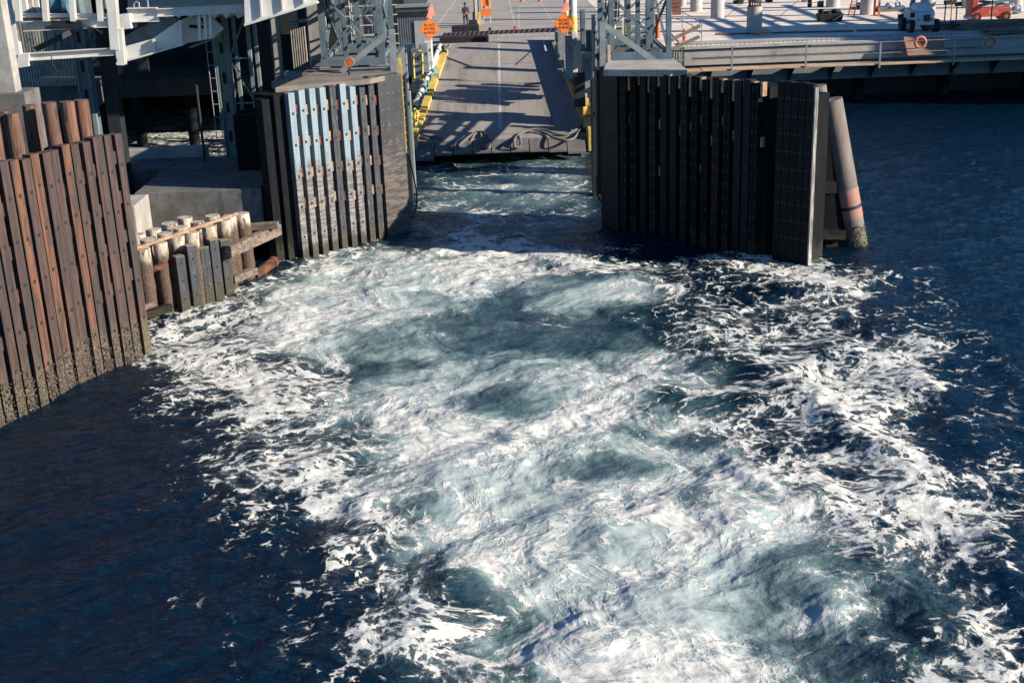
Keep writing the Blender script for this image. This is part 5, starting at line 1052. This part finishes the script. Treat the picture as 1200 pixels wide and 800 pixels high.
mb = MB(); plate(mb, [(287, 29), (286, -8), (380, -40), (371, 3)], 48.5, .15); plate(mb, [(286, 31), (372, 4.5), (371, 2.5), (286, 28)], 48.3, .5)
for px in (305, 330, 355): mb.bar(P(px, -8, 48.42), P(px+2, 25-(px-287)*.31, 48.42), .05, .1)
mb.build('side_panel', [white], gw)
mb = MB(); mb.box(P(287, 20, 48.7).x, P(287, 20, 48.7).x+4.2, 48.7, 54.5, 9.5, 12); mb.build('walkway_box', [white], gw)
mb = MB(); plate(mb, [(145, 2), (250, -4), (287, 8), (185, 14), (150, 10)], 50.3, 3.0) if False else None
d0, d1, d2, d3 = P(150, 12, 50), P(287, 6, 50), P(275, -8, 53.5), P(150, -2, 53.5); mb.prism([Vector((p_.x, p_.y, max(p_.z, 9.0))) for p_ in (d0, d1, d2, d3)], (0, 0, .08)); mb.build('deck_plate', [M('tan_deck', (.50, .36, .20), (.40, .29, .17), 2, rough=.8)], gw)
mb = MB(); mb.ibar(P(184, 15, 49.8), P(288, 10, 49.8), .3, .28, .03); mb.ibar(P(150, 18, 49.85), P(186, 17, 49.85), .3, .5, .03); mb.build('edge_beam', [white], gw)
mb = MB()
for k in range(7): mb.prism([P(190+14*k, 16, 49.95+.02), P(200+14*k, 15.5, 49.97), P(195+14*k, 22, 49.97)], (0, 2.6, 0))
mb.build('deck_ribs', [white], gw)
mb = MB(); plate(mb, [(136, 36), (136, 18), (152, 16), (154, 34)], 49.6, .9); mb.build('bearing_block', [white], gw, bevel=.03)
mb = MB()
for p_, q_, w_ in [((131, -8), (136, 58), .34), ((139, 33), (143, 76), .3), ((11, 0), (22, 68), .26), ((31, 67), (139, 60), .26), ((28, 31), (127, 26), .34), ((0, 18), (128, 18.5), .12)]:
    Yb = 49.2; mb.ibar(P(*p_, Yb), P(*q_, Yb), w_, w_, .03, 0, (0, 1, 0) if abs(p_[0]-q_[0]) < 14 else (0, 0, 1))
plate(mb, [(20, 80), (21, 64), (34, 63), (33, 78)], 49.0, .5)
mb.build('frame_beams', [white], gw)
for k, px in enumerate((20, 52, 84, 116)): mb = MB(); mb.ibar(P(px, -6, 49.0), P(px+2.5, 25, 49.0), .2, .2, .03, 0, (0, 1, 0)); mb.build('guard_post', [white], gw)
mb = MB(); mb.bar(P(0, 22, 49.3), P(128, 20, 49.3), .12, .25); plate(mb, [(28, 34), (97, 26), (97, 33), (30, 37)], 49.05, .06); mb.build('toe_board', [oldwood], gw)
mb = MB(); plate(mb, [(60, 24), (96, 26), (97, 34), (78, 34), (60, 31)], 48.95, .12); mb.build('winch_drum', [black], gw); mb = MB(); mb.bar(P(38, 60, 49.5), P(82, 38, 50.5), .12, .2); mb.build('diagonal_stay', [darkst], gw)
mb = MB(); mb.bar(P(140, 60, 51), P(208, 24, 51), .15, .8); mb.build('shadow_girder', [galv], gw)
mb = MB(); x_ = 56
while x_ < 134: plate(mb, [(x_, 60), (x_, 38), (x_+3.4, 37.8), (x_+3.4, 59.8)], 53 + (.12 if int(x_/3.6) % 2 else 0), .1); x_ += 3.6
mb.build('corrugated_screen', [cream], gw); mb = MB(); plate(mb, [(70, 60), (72, 47), (134, 44), (134, 57)], 52.2, .2); mb.build('inner_girder', [M('grey_inner', (.30, .275, .25), rough=.8)], gw)
mb = MB(); mb.path([P(*q, 48.9) for q in [(97, 32), (110, 33), (116, 37), (120, 40), (119, 36)]], .03, 6); mb.path([P(*q, 48.9) for q in [(60, 66), (62, 76), (68, 86), (76, 84), (84, 74), (86, 68)]], .02, 6); mb.build('hanging_cable', [blackrope], gw)
mc = thing('gangway_machinery', 'ribbed pale housings and a blue motor standing on the gangway frame', 'machinery', tuple(P(70, 20, 51.5)))
for k, (x0, x1, y0_, m_) in enumerate([(22, 32, -6, white), (33, 39, -6, cream), (40, 46, -8, white), (47, 52, -6, cream), (56, 60, -8, galv), (86, 113, -8, galv), (118, 126, -6, cream)]): mb = MB(); pxbox(mb, x0, x1, y0_, 17.5, 51.5 + .1*k, .8); mb.build('housing', [m_], mc, bevel=.04)
mb = MB(); mb.tube(P(62, 6, 51.2), P(80, 5, 51.2), .36, n=20); mb.tube(P(76, 4, 51.1), P(81, 4, 51.1), .42, n=20); mb.build('motor', [M('motor_blue', (.10, .20, .26), rough=.5)], mc)
mb = MB(); pxbox(mb, 60, 85, 12, 19, 51, .8); mb.build('motor_bed', [darkst], mc)
mb = MB(); c_ = P(157, -2, 50); mb.path([P(157, 10, 50), P(157, 4, 50), P(160, 2, 50), P(163, 4, 50), P(163, 10, 50)], .03, 6); mb.tube(P(174, 10, 50), P(172, -6, 50), .05, n=8); tag(mb.build('grab_handle', [galv], None), 'grey bent grab handle on the tan gangway deck', 'handle')
mb = MB(); mb.path([P(*q, 50.2) for q in [(205, 20), (232, 15), (236, 19), (240, 32), (222, 31)]], .07, 6); tag(mb.build('bent_pipe', [black], None), 'bent black pipe under the tan gangway deck', 'pipe')
mb = MB(); mb.bar(P(250, 16, 52), P(256, 44, 52), .1); mb.bar(P(254, 44, 52), P(222, 56, 52), .08); tag(mb.build('side_stays', [galv], None), 'thin grey stays between the gangway haunch and the laced tower', 'stay')
# ================================================================ WATER
_rng = np.random.default_rng(11)
def _lat(n=256): return _rng.random((n, n)).astype(np.float32) * 2 - 1
_L = [_lat() for _ in range(8)]
def vn(x, y, i=0):
    """smooth value noise on a periodic lattice"""
    L = _L[i % 8]; xi = np.floor(x).astype(np.int64); yi = np.floor(y).astype(np.int64)
    fx = (x - xi).astype(np.float32); fy = (y - yi).astype(np.float32)
    fx = fx*fx*fx*(fx*(fx*6-15)+10); fy = fy*fy*fy*(fy*(fy*6-15)+10)
    x0 = xi & 255; x1 = (xi+1) & 255; y0 = yi & 255; y1 = (yi+1) & 255
    return (L[x0, y0]*(1-fx)+L[x1, y0]*fx)*(1-fy) + (L[x0, y1]*(1-fx)+L[x1, y1]*fx)*fy
def fbm(x, y, o=5, i=0, g=.5):
    s = 0; a = 1; t = 0
    for k in range(o):
        s = s + a*vn(x*2**k + 17.3*k, y*2**k - 9.1*k, i+k); t += a; a *= g
    return s/t*1.6
def ridged(x, y, o=4, i=0, g=.55):
    s = 0; a = 1; t = 0
    for k in range(o):
        s = s + a*(1-np.abs(vn(x*2**k + 7.7*k, y*2**k + 3.1*k, i+k))*2.2); t += a; a *= g
    return s/t
def sstep(x, a, b):
    t = np.clip((x-a)/(b-a), 0, 1); return t*t*(3-2*t)

def make_water():
    def lin(a, b, n): return np.linspace(a, b, n, endpoint=False)
    NU = 1150
    u = np.concatenate([lin(-4, -.6, 24), lin(-.6, -.44, 20), lin(-.44, .46, NU), lin(.46, .62, 20), np.linspace(.62, 4, 24)])
    # rows: equal steps of viewing angle so near and far water get the same fineness
    ang = np.linspace(radians(35.0), radians(7.2), 900)
    yn = CAM_H/np.tan(ang)
    Yr = np.concatenate([lin(-60, -4, 10), lin(-4, yn[0], 40), yn, np.geomspace(yn[-1]*1.006, 2500, 60)])
    A = 3.0
    Yg, Ug = np.meshgrid(Yr, u, indexing='ij')
    X = (Ug*np.maximum(Yg+A, 14.0)).astype(np.float32); Y = Yg.astype(np.float32)
    nr, nc = X.shape
    x = X.ravel(); y = Y.ravel()
    # -------- guide: where the propeller wash lies, drawn as shapes on the water plane
    def blob(px, py, rx, ry, ang_=0.0, pw=1.0):
        c = G(px, py); ca, sa = cos(radians(ang_)), sin(radians(ang_))
        a = G(px + rx*ca, py + rx*sa) - c; b = G(px - ry*sa, py + ry*ca) - c
        det = a.x*b.y - a.y*b.x
        dx = x - c.x; dy = y - c.y
        s = (dx*b.y - dy*b.x)/det; t = (-dx*a.y + dy*a.x)/det
        return np.exp(-(s*s + t*t)**pw)
    def polydist(pp):
        """signed distance (m), + inside, to polygon given in photo coordinates"""
        q = [G(*p) for p in pp]; n = len(q); d = np.full(x.shape, 1e9, np.float32); ins = np.zeros(x.shape, bool)
        for i in range(n):
            a, b = q[i], q[(i+1) % n]; ex, ey = b.x-a.x, b.y-a.y; wx, wy = x-a.x, y-a.y
            t = np.clip((wx*ex+wy*ey)/(ex*ex+ey*ey), 0, 1)
            d = np.minimum(d, (wx-ex*t)**2+(wy-ey*t)**2)
            c = ((a.y <= y) & (b.y > y)) | ((b.y <= y) & (a.y > y))
            cr = (ex*wy - ey*wx > 0)
            ins ^= c & (cr == (b.y > a.y))
        return np.where(ins, 1, -1)*np.sqrt(d)
    # -------- swirl: back-trace every point through a field of eddies
    fx_, fy_ = x.copy(), y.copy()
    for st in range(7):
        e = .05
        def psi(px, py): return 2.6*vn(px*.16+3, py*.16, 1) + .70*vn(px*.42, py*.42+8, 2) + .06*vn(px*1.1, py*1.1, 3)
        p0 = psi(fx_, fy_)
        vx = (psi(fx_, fy_+e)-p0)/e; vy = -(psi(fx_+e, fy_)-p0)/e
        fx_ = fx_ - .075*vx; fy_ = fy_ - .06*vy
    # boils: upwelling discs that clear their middle and heap foam at the rim
    rim = np.zeros_like(x); hollow = np.zeros_like(x); dome = np.zeros_like(x)
    wn1 = .34*fbm(x*.8, y*.8, 4, 2); wn2 = fbm(x*.6+30, y*.6, 3, 5)
    for (bx, by, rx, ry, am) in ((612, 474, 82, 30, 1.), (640, 338, 118, 24, .9), (718, 548, 78, 22, .8), (442, 402, 66, 22, .8), (735, 642, 86, 28, .9), (862, 590, 92, 26, .9), (624, 396, 120, 16, .6),
                                 (805, 478, 84, 22, .8), (870, 430, 70, 18, .7), (548, 706, 50, 40, .7), (900, 345, 80, 16, .6), (380, 352, 60, 14, .6), (960, 690, 70, 30, .8), (330, 430, 60, 20, .5),
                                 (520, 600, 40, 26, .6), (700, 760, 70, 30, .7), (500, 350, 70, 12, .6), (1000, 560, 60, 24, .6), (600, 212, 70, 9, .6), (560, 195, 50, 6, .5)):
        c = G(bx, by); a = G(bx+rx, by) - c; b = G(bx, by+ry) - c; det = a.x*b.y - a.y*b.x
        dx = x - c.x; dy = y - c.y; s_ = (dx*b.y - dy*b.x)/det; t_ = (-dx*a.y + dy*a.x)/det
        r_ = np.sqrt(s_*s_ + t_*t_) + wn1; part = np.clip(.75 + .9*wn2 + .35*np.cos(np.arctan2(t_, s_)*2 + bx), 0, 1)
        rim += am*part*(np.exp(-((r_-1)/.13)**2) + .5*np.exp(-((r_-.72)/.06)**2)); hollow = np.maximum(hollow, am*(1-sstep(r_, .45, 1.0))); dome += am*np.exp(-r_*r_*1.6)
        k_ = .45*np.exp(-(r_/1.1)**2); fx_ = fx_ - dx*k_; fy_ = fy_ - dy*k_
    flow_dx, flow_dy = fx_-x, fy_-y
    jx = fbm(x*.35, y*.35, 4, 4)*1.1; jy = fbm(x*.35+50, y*.35, 4, 5)*1.1
    def jit(d): return d + (fbm(x*.22+9, y*.22, 6, 6, .65))*2.0
    wash = jit(polydist([(350, 302), (480, 268), (560, 292), (700, 298), (900, 300), (985, 330), (1065, 420), (1135, 520), (1200, 640), (1240, 700), (1260, 860),
                         (400, 860), (430, 740), (395, 640), (330, 600), (262, 560), (245, 500), (215, 440), (190, 395), (230, 350)]))
    core = polydist([(360, 310), (480, 275), (600, 310), (740, 320), (800, 400), (860, 480), (960, 580), (1040, 690), (1110, 800), (1120, 860),
                     (490, 860), (500, 740), (545, 650), (520, 600), (450, 520), (400, 430), (330, 390), (330, 340)]) + fbm(x*.3, y*.3+4, 4, 2)*1.2
    slip = polydist([(478, 268), (482, 172), (700, 166), (712, 262), (640, 285), (560, 292)])
    back = polydist([(100, 215), (110, 130), (300, 125), (330, 200), (250, 205)])
    inwash = sstep(wash, -1.5, .9); incore = sstep(core, -1.6, 1.6)
    # -------- aeration (milky turquoise), 0..1
    A1 = fbm(fx_*.16+2, fy_*.16, 4, 3)             # broad swirled clouds
    A2 = fbm(fx_*.55, fy_*.55+5, 5, 5, .6)
    air = incore*(.60 + .50*A1 + .35*A2) + inwash*.10
    for b in ((600, 470, 75, 26, 0, 1, -.26), (640, 345, 95, 20, 0, 1, -.14), (620, 330, 200, 30, 0, 1, .16), (700, 545, 60, 16, 0, 1, -.35), (870, 585, 70, 16, 20, 1, -.42), (730, 640, 60, 20, 0, 1, -.45),
              (440, 405, 45, 16, 0, 1, -.12), (620, 400, 90, 14, 0, 1, -.2), (800, 470, 80, 18, 10, 1, -.3), (940, 700, 120, 60, 20, 1, .22), (540, 700, 40, 60, 0, 1, -.1),
              (500, 480, 50, 24, -20, 1, .45), (430, 320, 90, 22, -10, 1, .35), (600, 640, 70, 50, 0, 1, .45), (790, 755, 130, 60, 0, 1, .45), (680, 500, 40, 20, -30, 1, .3),
              (700, 600, 160, 22, 10, 1, .12), (470, 370, 60, 18, 0, 1, .2), (560, 560, 50, 40, 0, 1, .25), (900, 640, 60, 20, 30, 1, .15)):
        air = air + b[6]*(.62 if b[6] < 0 else 1.0)*blob(*b[:6])*(incore*.8+.2)
    air = air*(1-.45*hollow) + .16*hollow*incore + .10*rim*incore; air = np.maximum(air, .36*incore)
    air = air + sstep(slip, -.5, 1.2)*(.30 + .25*A1 + .1*A2)*1.0
    air = air + sstep(back, -.5, 1.5)*(.35 + .3*A2)
    # -------- foam coverage, 0..1
    cover = inwash*(.46 + .30*fbm(fx_*.28+20, fy_*.28, 5, 6)) + sstep(wash, 1.6, .4)*inwash*.07
    cover = cover + incore*(-.25 + .30*A2 + .30*A1 + .22*(ridged(fx_*.28, fy_*.28, 3, 2)-.25))
    for b in ((500, 478, 55, 26, -20, 1, .30), (440, 315, 110, 22, -10, 1, .28), (600, 640, 75, 60, 0, 1, .32), (800, 760, 150, 60, 0, 1, .34), (540, 740, 40, 70, 0, 1, .12),
              (660, 490, 60, 22, -30, 1, .22), (600, 470, 80, 24, 0, 1, -.22), (640, 345, 90, 14, 0, 1, -.12), (710, 545, 60, 15, 0, 1, -.25), (870, 590, 70, 16, 20, 1, -.28),
              (730, 640, 60, 18, 0, 1, -.25), (440, 408, 40, 14, 0, 1, -.12), (800, 335, 110, 18, 8, 1, -.06), (960, 720, 130, 50, 20, 1, .22), (620, 320, 160, 30, 0, 1, .16), (880, 450, 60, 24, 10, 1, -.15),
              (720, 590, 90, 8, 18, 1, .18), (900, 640, 90, 14, 35, 1, .18), (250, 430, 60, 40, 0, 1, .14), (430, 650, 40, 60, 0, 1, -.12),
              (960, 560, 60, 16, 30, 1, .12), (1000, 660, 120, 30, 45, 1, .22), (980, 480, 90, 40, 40, 1, .08), (760, 420, 60, 20, 10, 1, .10), (600, 300, 120, 8, -4, 1, .25), (620, 375, 120, 8, 4, 1, .15), (540, 500, 14, 30, 10, 1, .2)):
        cover = cover + b[6]*blob(*b[:6])
    cover = cover + sstep(slip, -.3, 1.0)*(.14 + .25*A2)
    for b in ((640, 200, 60, 5, -3, 1, .22), (670, 218, 40, 5, 0, 1, .22), (640, 231, 45, 4, 0, 1, .26), (555, 252, 14, 4, 0, 1, .3), (550, 276, 90, 12, 4, 1, -.12), (520, 235, 50, 12, 0, 1, .14), (600, 262, 60, 10, 10, 1, .14), (460, 560, 60, 50, 0, 1, .06), (660, 180, 50, 4, 0, 1, .2)):
        cover = cover + b[6]*blob(*b[:6])
    cover = cover + sstep(back, -.5, 1.0)*(.44 + .2*A2)
    cover = cover - .26*hollow + .25*rim
    # scattered flecks beside the wash
    for b in ((300, 610, 60, 45, 40, 1, .20), (180, 480, 30, 20, 0, 1, .18), (380, 720, 50, 60, 0, 1, .20), (1090, 400, 60, 60, 50, 1, .16), (1170, 560, 60, 50, 40, 1, .17), (1150, 450, 90, 60, 30, 1, .08), (1070, 320, 50, 25, 30, 1, .07),
              (215, 705, 25, 14, 0, 1, .16), (275, 780, 8, 30, -15, 1, .25), (272, 725, 5, 8, 0, 1, .3), (230, 440, 30, 60, 0, 1, .1), (960, 330, 60, 14, 10, 1, .2), (860, 285, 60, 6, 12, 1, .25)):
        cover = cover + b[6]*blob(*b[:6])
    # -------- height
    far = sstep(y, 120, 60)
    z = .05*fbm(x*.5, y*.7, 4, 1) + .08*fbm((x*.8+y*.6)*.22, (y*.8-x*.6)*.75, 4, 6) + .018*fbm(x*2.2, y*3.0, 3, 2)
    z = z + .10*dome*inwash + inwash*(.07*fbm(fx_*.5, fy_*.5+3, 4, 7) + .03*ridged(fx_*1.3, fy_*1.3, 4, 1)) + incore*(.09*A1 + .05*ridged(fx_*.45, fy_*.45, 3, 4))
    # oblique wake ridges thrown off to the side of the wash
    crest = np.zeros_like(x)
    def ridge(pp, w, h):
        nonlocal z, crest
        q = [G(*p) for p in pp]; d = np.full(x.shape, 1e9, np.float32); sgn = np.zeros_like(x); wob = .35*fbm(x*.5, y*.5, 3, 3)
        tt = np.zeros_like(x)
        for i in range(len(q)-1):
            a, b = q[i], q[i+1]; ex, ey = b.x-a.x, b.y-a.y; wx, wy = x-a.x, y-a.y; L = sqrt(ex*ex+ey*ey)
            t = np.clip((wx*ex+wy*ey)/(L*L), 0, 1); dd = np.sqrt((wx-ex*t)**2+(wy-ey*t)**2)
            sd = (wx*ey-wy*ex)/L
            k = dd < d; d = np.where(k, dd, d); sgn = np.where(k, np.sign(sd), sgn); tt = np.where(k, (i+t)/(len(q)-1), tt)
        s = d*sgn + wob
        env = sstep(tt, 0, .15)*sstep(1-tt, 0, .15)*(.75+.5*fbm(x*.6, y*.6, 3, 5))
        h = h*.62; w = w*1.15
        z = z + h*env*np.exp(-(s/w)**2) - .25*h*env*np.exp(-((s-1.9*w)/(1.4*w))**2)
        crest += env*np.exp(-((s+.25*w)/(.55*w))**2)
    ridge([(1000, 340), (1080, 400), (1130, 440)], .7, .28)
    ridge([(960, 390), (1040, 430), (1100, 460), (1190, 560)], .65, .30)
    ridge([(900, 420), (1000, 500), (1080, 560), (1150, 640), (1230, 720)], .75, .38)
    ridge([(880, 520), (980, 610), (1060, 680), (1130, 760), (1180, 850)], .7, .36)
    ridge([(800, 560), (900, 640), (990, 720), (1060, 800), (1090, 850)], .6, .30)
    ridge([(1130, 380), (1180, 440), (1230, 480)], .6, .22)
    ridge([(560, 640), (515, 700), (500, 760), (490, 850)], .5, .25)
    ridge([(480, 560), (410, 640), (400, 720), (440, 790)], .4, .18)
    ridge([(700, 520), (640, 500), (560, 540), (520, 600)], .5, .2)
    ridge([(520, 340), (640, 300), (740, 330), (800, 350)], .5, .12)
    ridge([(560, 440), (600, 425), (680, 440), (700, 470)], .4, .12)
    ridge([(470, 300), (540, 290), (640, 305), (760, 318), (880, 330)], .35, .08)
    ridge([(700, 470), (650, 500), (600, 510), (560, 500)], .3, .08)
    ridge([(780, 500), (860, 540), (920, 600), (940, 640)], .35, .12)
    ridge([(760, 600), (700, 620), (690, 660), (740, 690), (820, 690)], .3, .10)
    ridge([(250, 560), (330, 640), (390, 720)], .5, .10)
    cover = cover + .20*np.clip(crest, 0, 1)*sstep(wash, -2.5, .5)
    cover = np.clip(cover, 0, 1.2); air = np.clip(air, 0, 1)
    nearf = sstep(y, 15, 20)
    z = z*nearf*far
    me = bpy.data.meshes.new('water')
    nv = nr*nc; me.vertices.add(nv)
    co = np.empty((nv, 3), np.float32); co[:, 0] = x; co[:, 1] = y; co[:, 2] = z
    me.vertices.foreach_set('co', co.ravel())
    idx = np.arange(nv, dtype=np.int32).reshape(nr, nc)
    q = np.stack([idx[:-1, :-1], idx[:-1, 1:], idx[1:, 1:], idx[1:, :-1]], -1).reshape(-1, 4)
    nf = len(q); me.loops.add(nf*4); me.polygons.add(nf)
    me.loops.foreach_set('vertex_index', q.ravel()); me.polygons.foreach_set('loop_start', np.arange(0, nf*4, 4, dtype=np.int32))
    me.update(calc_edges=True)
    me.shade_smooth()
    for nm, arr in (('cover', cover), ('air', air), ('wash', sstep(wash, -2, 1))):
        a = me.attributes.new(nm, 'FLOAT', 'POINT'); a.data.foreach_set('value', arr.astype(np.float32))
    a = me.attributes.new('flow', 'FLOAT_VECTOR', 'POINT')
    fl = np.zeros((nv, 3), np.float32)
    wgt = .15 + .85*np.clip(inwash + sstep(slip, -1, 1), 0, 1)
    fl[:, 0] = x + flow_dx*wgt; fl[:, 1] = y + flow_dy*wgt
    a.data.foreach_set('vector', fl.ravel())
    me.materials.append(water_mat())
    ob = bpy.data.objects.new('water', me); SC.collection.objects.link(ob); ob['kind'] = 'structure'
    return ob

def water_mat():
    mt, n, b, pos = new_mat('harbour_water')
    def attr(nm, vec=False):
        a = n.nodes.new('ShaderNodeAttribute'); a.attribute_name = nm; return a.outputs['Vector' if vec else 'Fac']
    cover, air, washf, flow = attr('cover'), attr('air'), attr('wash'), attr('flow', True)
    # small-scale wobble of the foam coordinates
    def warp(vec, sc, amt, det=3):
        w_ = n.nodes.new('ShaderNodeTexNoise'); n.links.new(vec, w_.inputs['Vector']); w_.inputs['Scale'].default_value = sc; w_.inputs['Detail'].default_value = det
        a_ = n.nodes.new('ShaderNodeVectorMath'); a_.operation = 'SUBTRACT'; n.links.new(w_.outputs['Color'], a_.inputs[0]); a_.inputs[1].default_value = (.5, .5, .5)
        b_ = n.nodes.new('ShaderNodeVectorMath'); b_.operation = 'MULTIPLY'; n.links.new(a_.outputs[0], b_.inputs[0]); b_.inputs[1].default_value = (amt, amt, 0)
        c_ = n.nodes.new('ShaderNodeVectorMath'); c_.operation = 'ADD'; n.links.new(vec, c_.inputs[0]); n.links.new(b_.outputs[0], c_.inputs[1]); return c_.outputs[0]
    f1 = warp(flow, .7, .9); f2 = warp(f1, 2.6, .22, 4)
    def web(vec, sc, w_):
        vo = n.nodes.new('ShaderNodeTexVoronoi'); vo.feature = 'DISTANCE_TO_EDGE'; n.links.new(vec, vo.inputs['Vector']); vo.inputs['Scale'].default_value = sc
        return _ramp(n, vo.outputs[0], 0, w_, 1, 0, False)
    v1 = web(f2, 1.35, .24); v2 = web(f2, 3.1, .25); v3 = web(warp(f2, 9, .06), 7.0, .30)
    patch = _noise(n, f2, .9, 10, .66)                      # torn patches
    lace = _math(n, 'ADD', _math(n, 'MULTIPLY', v1, .36), _math(n, 'ADD', _math(n, 'MULTIPLY', v2, .38), _math(n, 'MULTIPLY', v3, .26)))
    lace = _math(n, 'ADD', lace, _math(n, 'MULTIPLY', _math(n, 'SUBTRACT', patch, .5), 1.25))
    def vein(vec, sc, det, k):
        v_ = _noise(n, vec, sc, det, .62); return _math(n, 'MAXIMUM', _math(n, 'SUBTRACT', 1.0, _math(n, 'MULTIPLY', _math(n, 'ABSOLUTE', _math(n, 'SUBTRACT', v_, .5)), k)), 0.0)
    vn1 = vein(f1, 1.0, 7, 11.0); vn2 = vein(f2, 2.6, 6, 12.0)
    veins = _math(n, 'ADD', _math(n, 'MULTIPLY', vn1, .38), _math(n, 'MULTIPLY', vn2, .26))
    lace = _math(n, 'ADD', lace, veins)
    s = _math(n, 'ADD', lace, _math(n, 'MULTIPLY', cover, 1.15))
    wh_a = _ramp(n, s, 1.27, 1.47); wh_b = _ramp(n, s, 1.22, 1.56)
    mixw = n.nodes.new('ShaderNodeMix'); n.links.new(_ramp(n, air, .25, .6), mixw.inputs[0]); n.links.new(wh_a, mixw.inputs[2]); n.links.new(wh_b, mixw.inputs[3])
    white = _math(n, 'MULTIPLY', mixw.outputs[0], _ramp(n, cover, .02, .12))
    soft = _ramp(n, s, .85, 1.5)
    # water body colour
    air2 = _math(n, 'ADD', air, _math(n, 'MULTIPLY', _math(n, 'SUBTRACT', _noise(n, f2, .7, 9, .68), .5), .75))
    airm = _math(n, 'MULTIPLY', _ramp(n, air2, .0, .85), _ramp(n, air, .0, .2))
    cr = n.nodes.new('ShaderNodeValToRGB'); n.links.new(airm, cr.inputs[0])
    e = cr.color_ramp.elements; e[0].position = 0; e[0].color = (.0009, .010, .024, 1); e[1].position = 1; e[1].color = (.37, .42, .40, 1)
    for p_, c_ in ((.22, (.016, .040, .052, 1)), (.5, (.072, .118, .126, 1)), (.78, (.175, .235, .232, 1))):
        q = e.new(p_); q.color = c_
    body = _mix(n, cr.outputs[0], (.30, .37, .38), _math(n, 'MULTIPLY', _math(n, 'MULTIPLY', soft, .40), _ramp(n, cover, .15, .5)))
    foamc = _mix(n, (.50, .485, .445), (.64, .62, .565), _ramp(n, _noise(n, f2, 5, 4, .6), .35, .6))
    col = _mix(n, body, foamc, white)
    n.links.new(col, b.inputs['Base Color'])
    rg = _math(n, 'MAXIMUM', _math(n, 'MULTIPLY', airm, .45), _math(n, 'MULTIPLY', white, .75))
    n.links.new(_math(n, 'ADD', rg, .07), b.inputs['Roughness'])
    b.inputs['IOR'].default_value = 1.333
    n.links.new(_math(n, 'SUBTRACT', .5, _math(n, 'MULTIPLY', white, .35)), b.inputs['Specular IOR Level'])
    # ripples + foam relief
    rp = _map(n, pos, (1.0, 1.7, 1)); 
    h1 = _noise(n, rp, 1.1, 6, .62, .4); h2 = _noise(n, rp, 4.5, 4, .6, .3)
    calm = _math(n, 'SUBTRACT', 1.0, _math(n, 'MULTIPLY', _math(n, 'MAXIMUM', white, airm), .72))
    h = _math(n, 'MULTIPLY', _math(n, 'ADD', _math(n, 'MULTIPLY', h1, .44), _math(n, 'MULTIPLY', h2, .09)), calm)
    h = _math(n, 'ADD', h, _math(n, 'MULTIPLY', white, .022))
    h = _math(n, 'ADD', h, _math(n, 'MULTIPLY', _math(n, 'MULTIPLY', _noise(n, f2, 3.2, 6, .7), .035), airm))
    bp = n.nodes.new('ShaderNodeBump'); bp.inputs['Strength'].default_value = 1.0; bp.inputs['Distance'].default_value = .55
    n.links.new(h, bp.inputs['Height']); n.links.new(bp.outputs[0], b.inputs['Normal'])
    return mt
make_water()
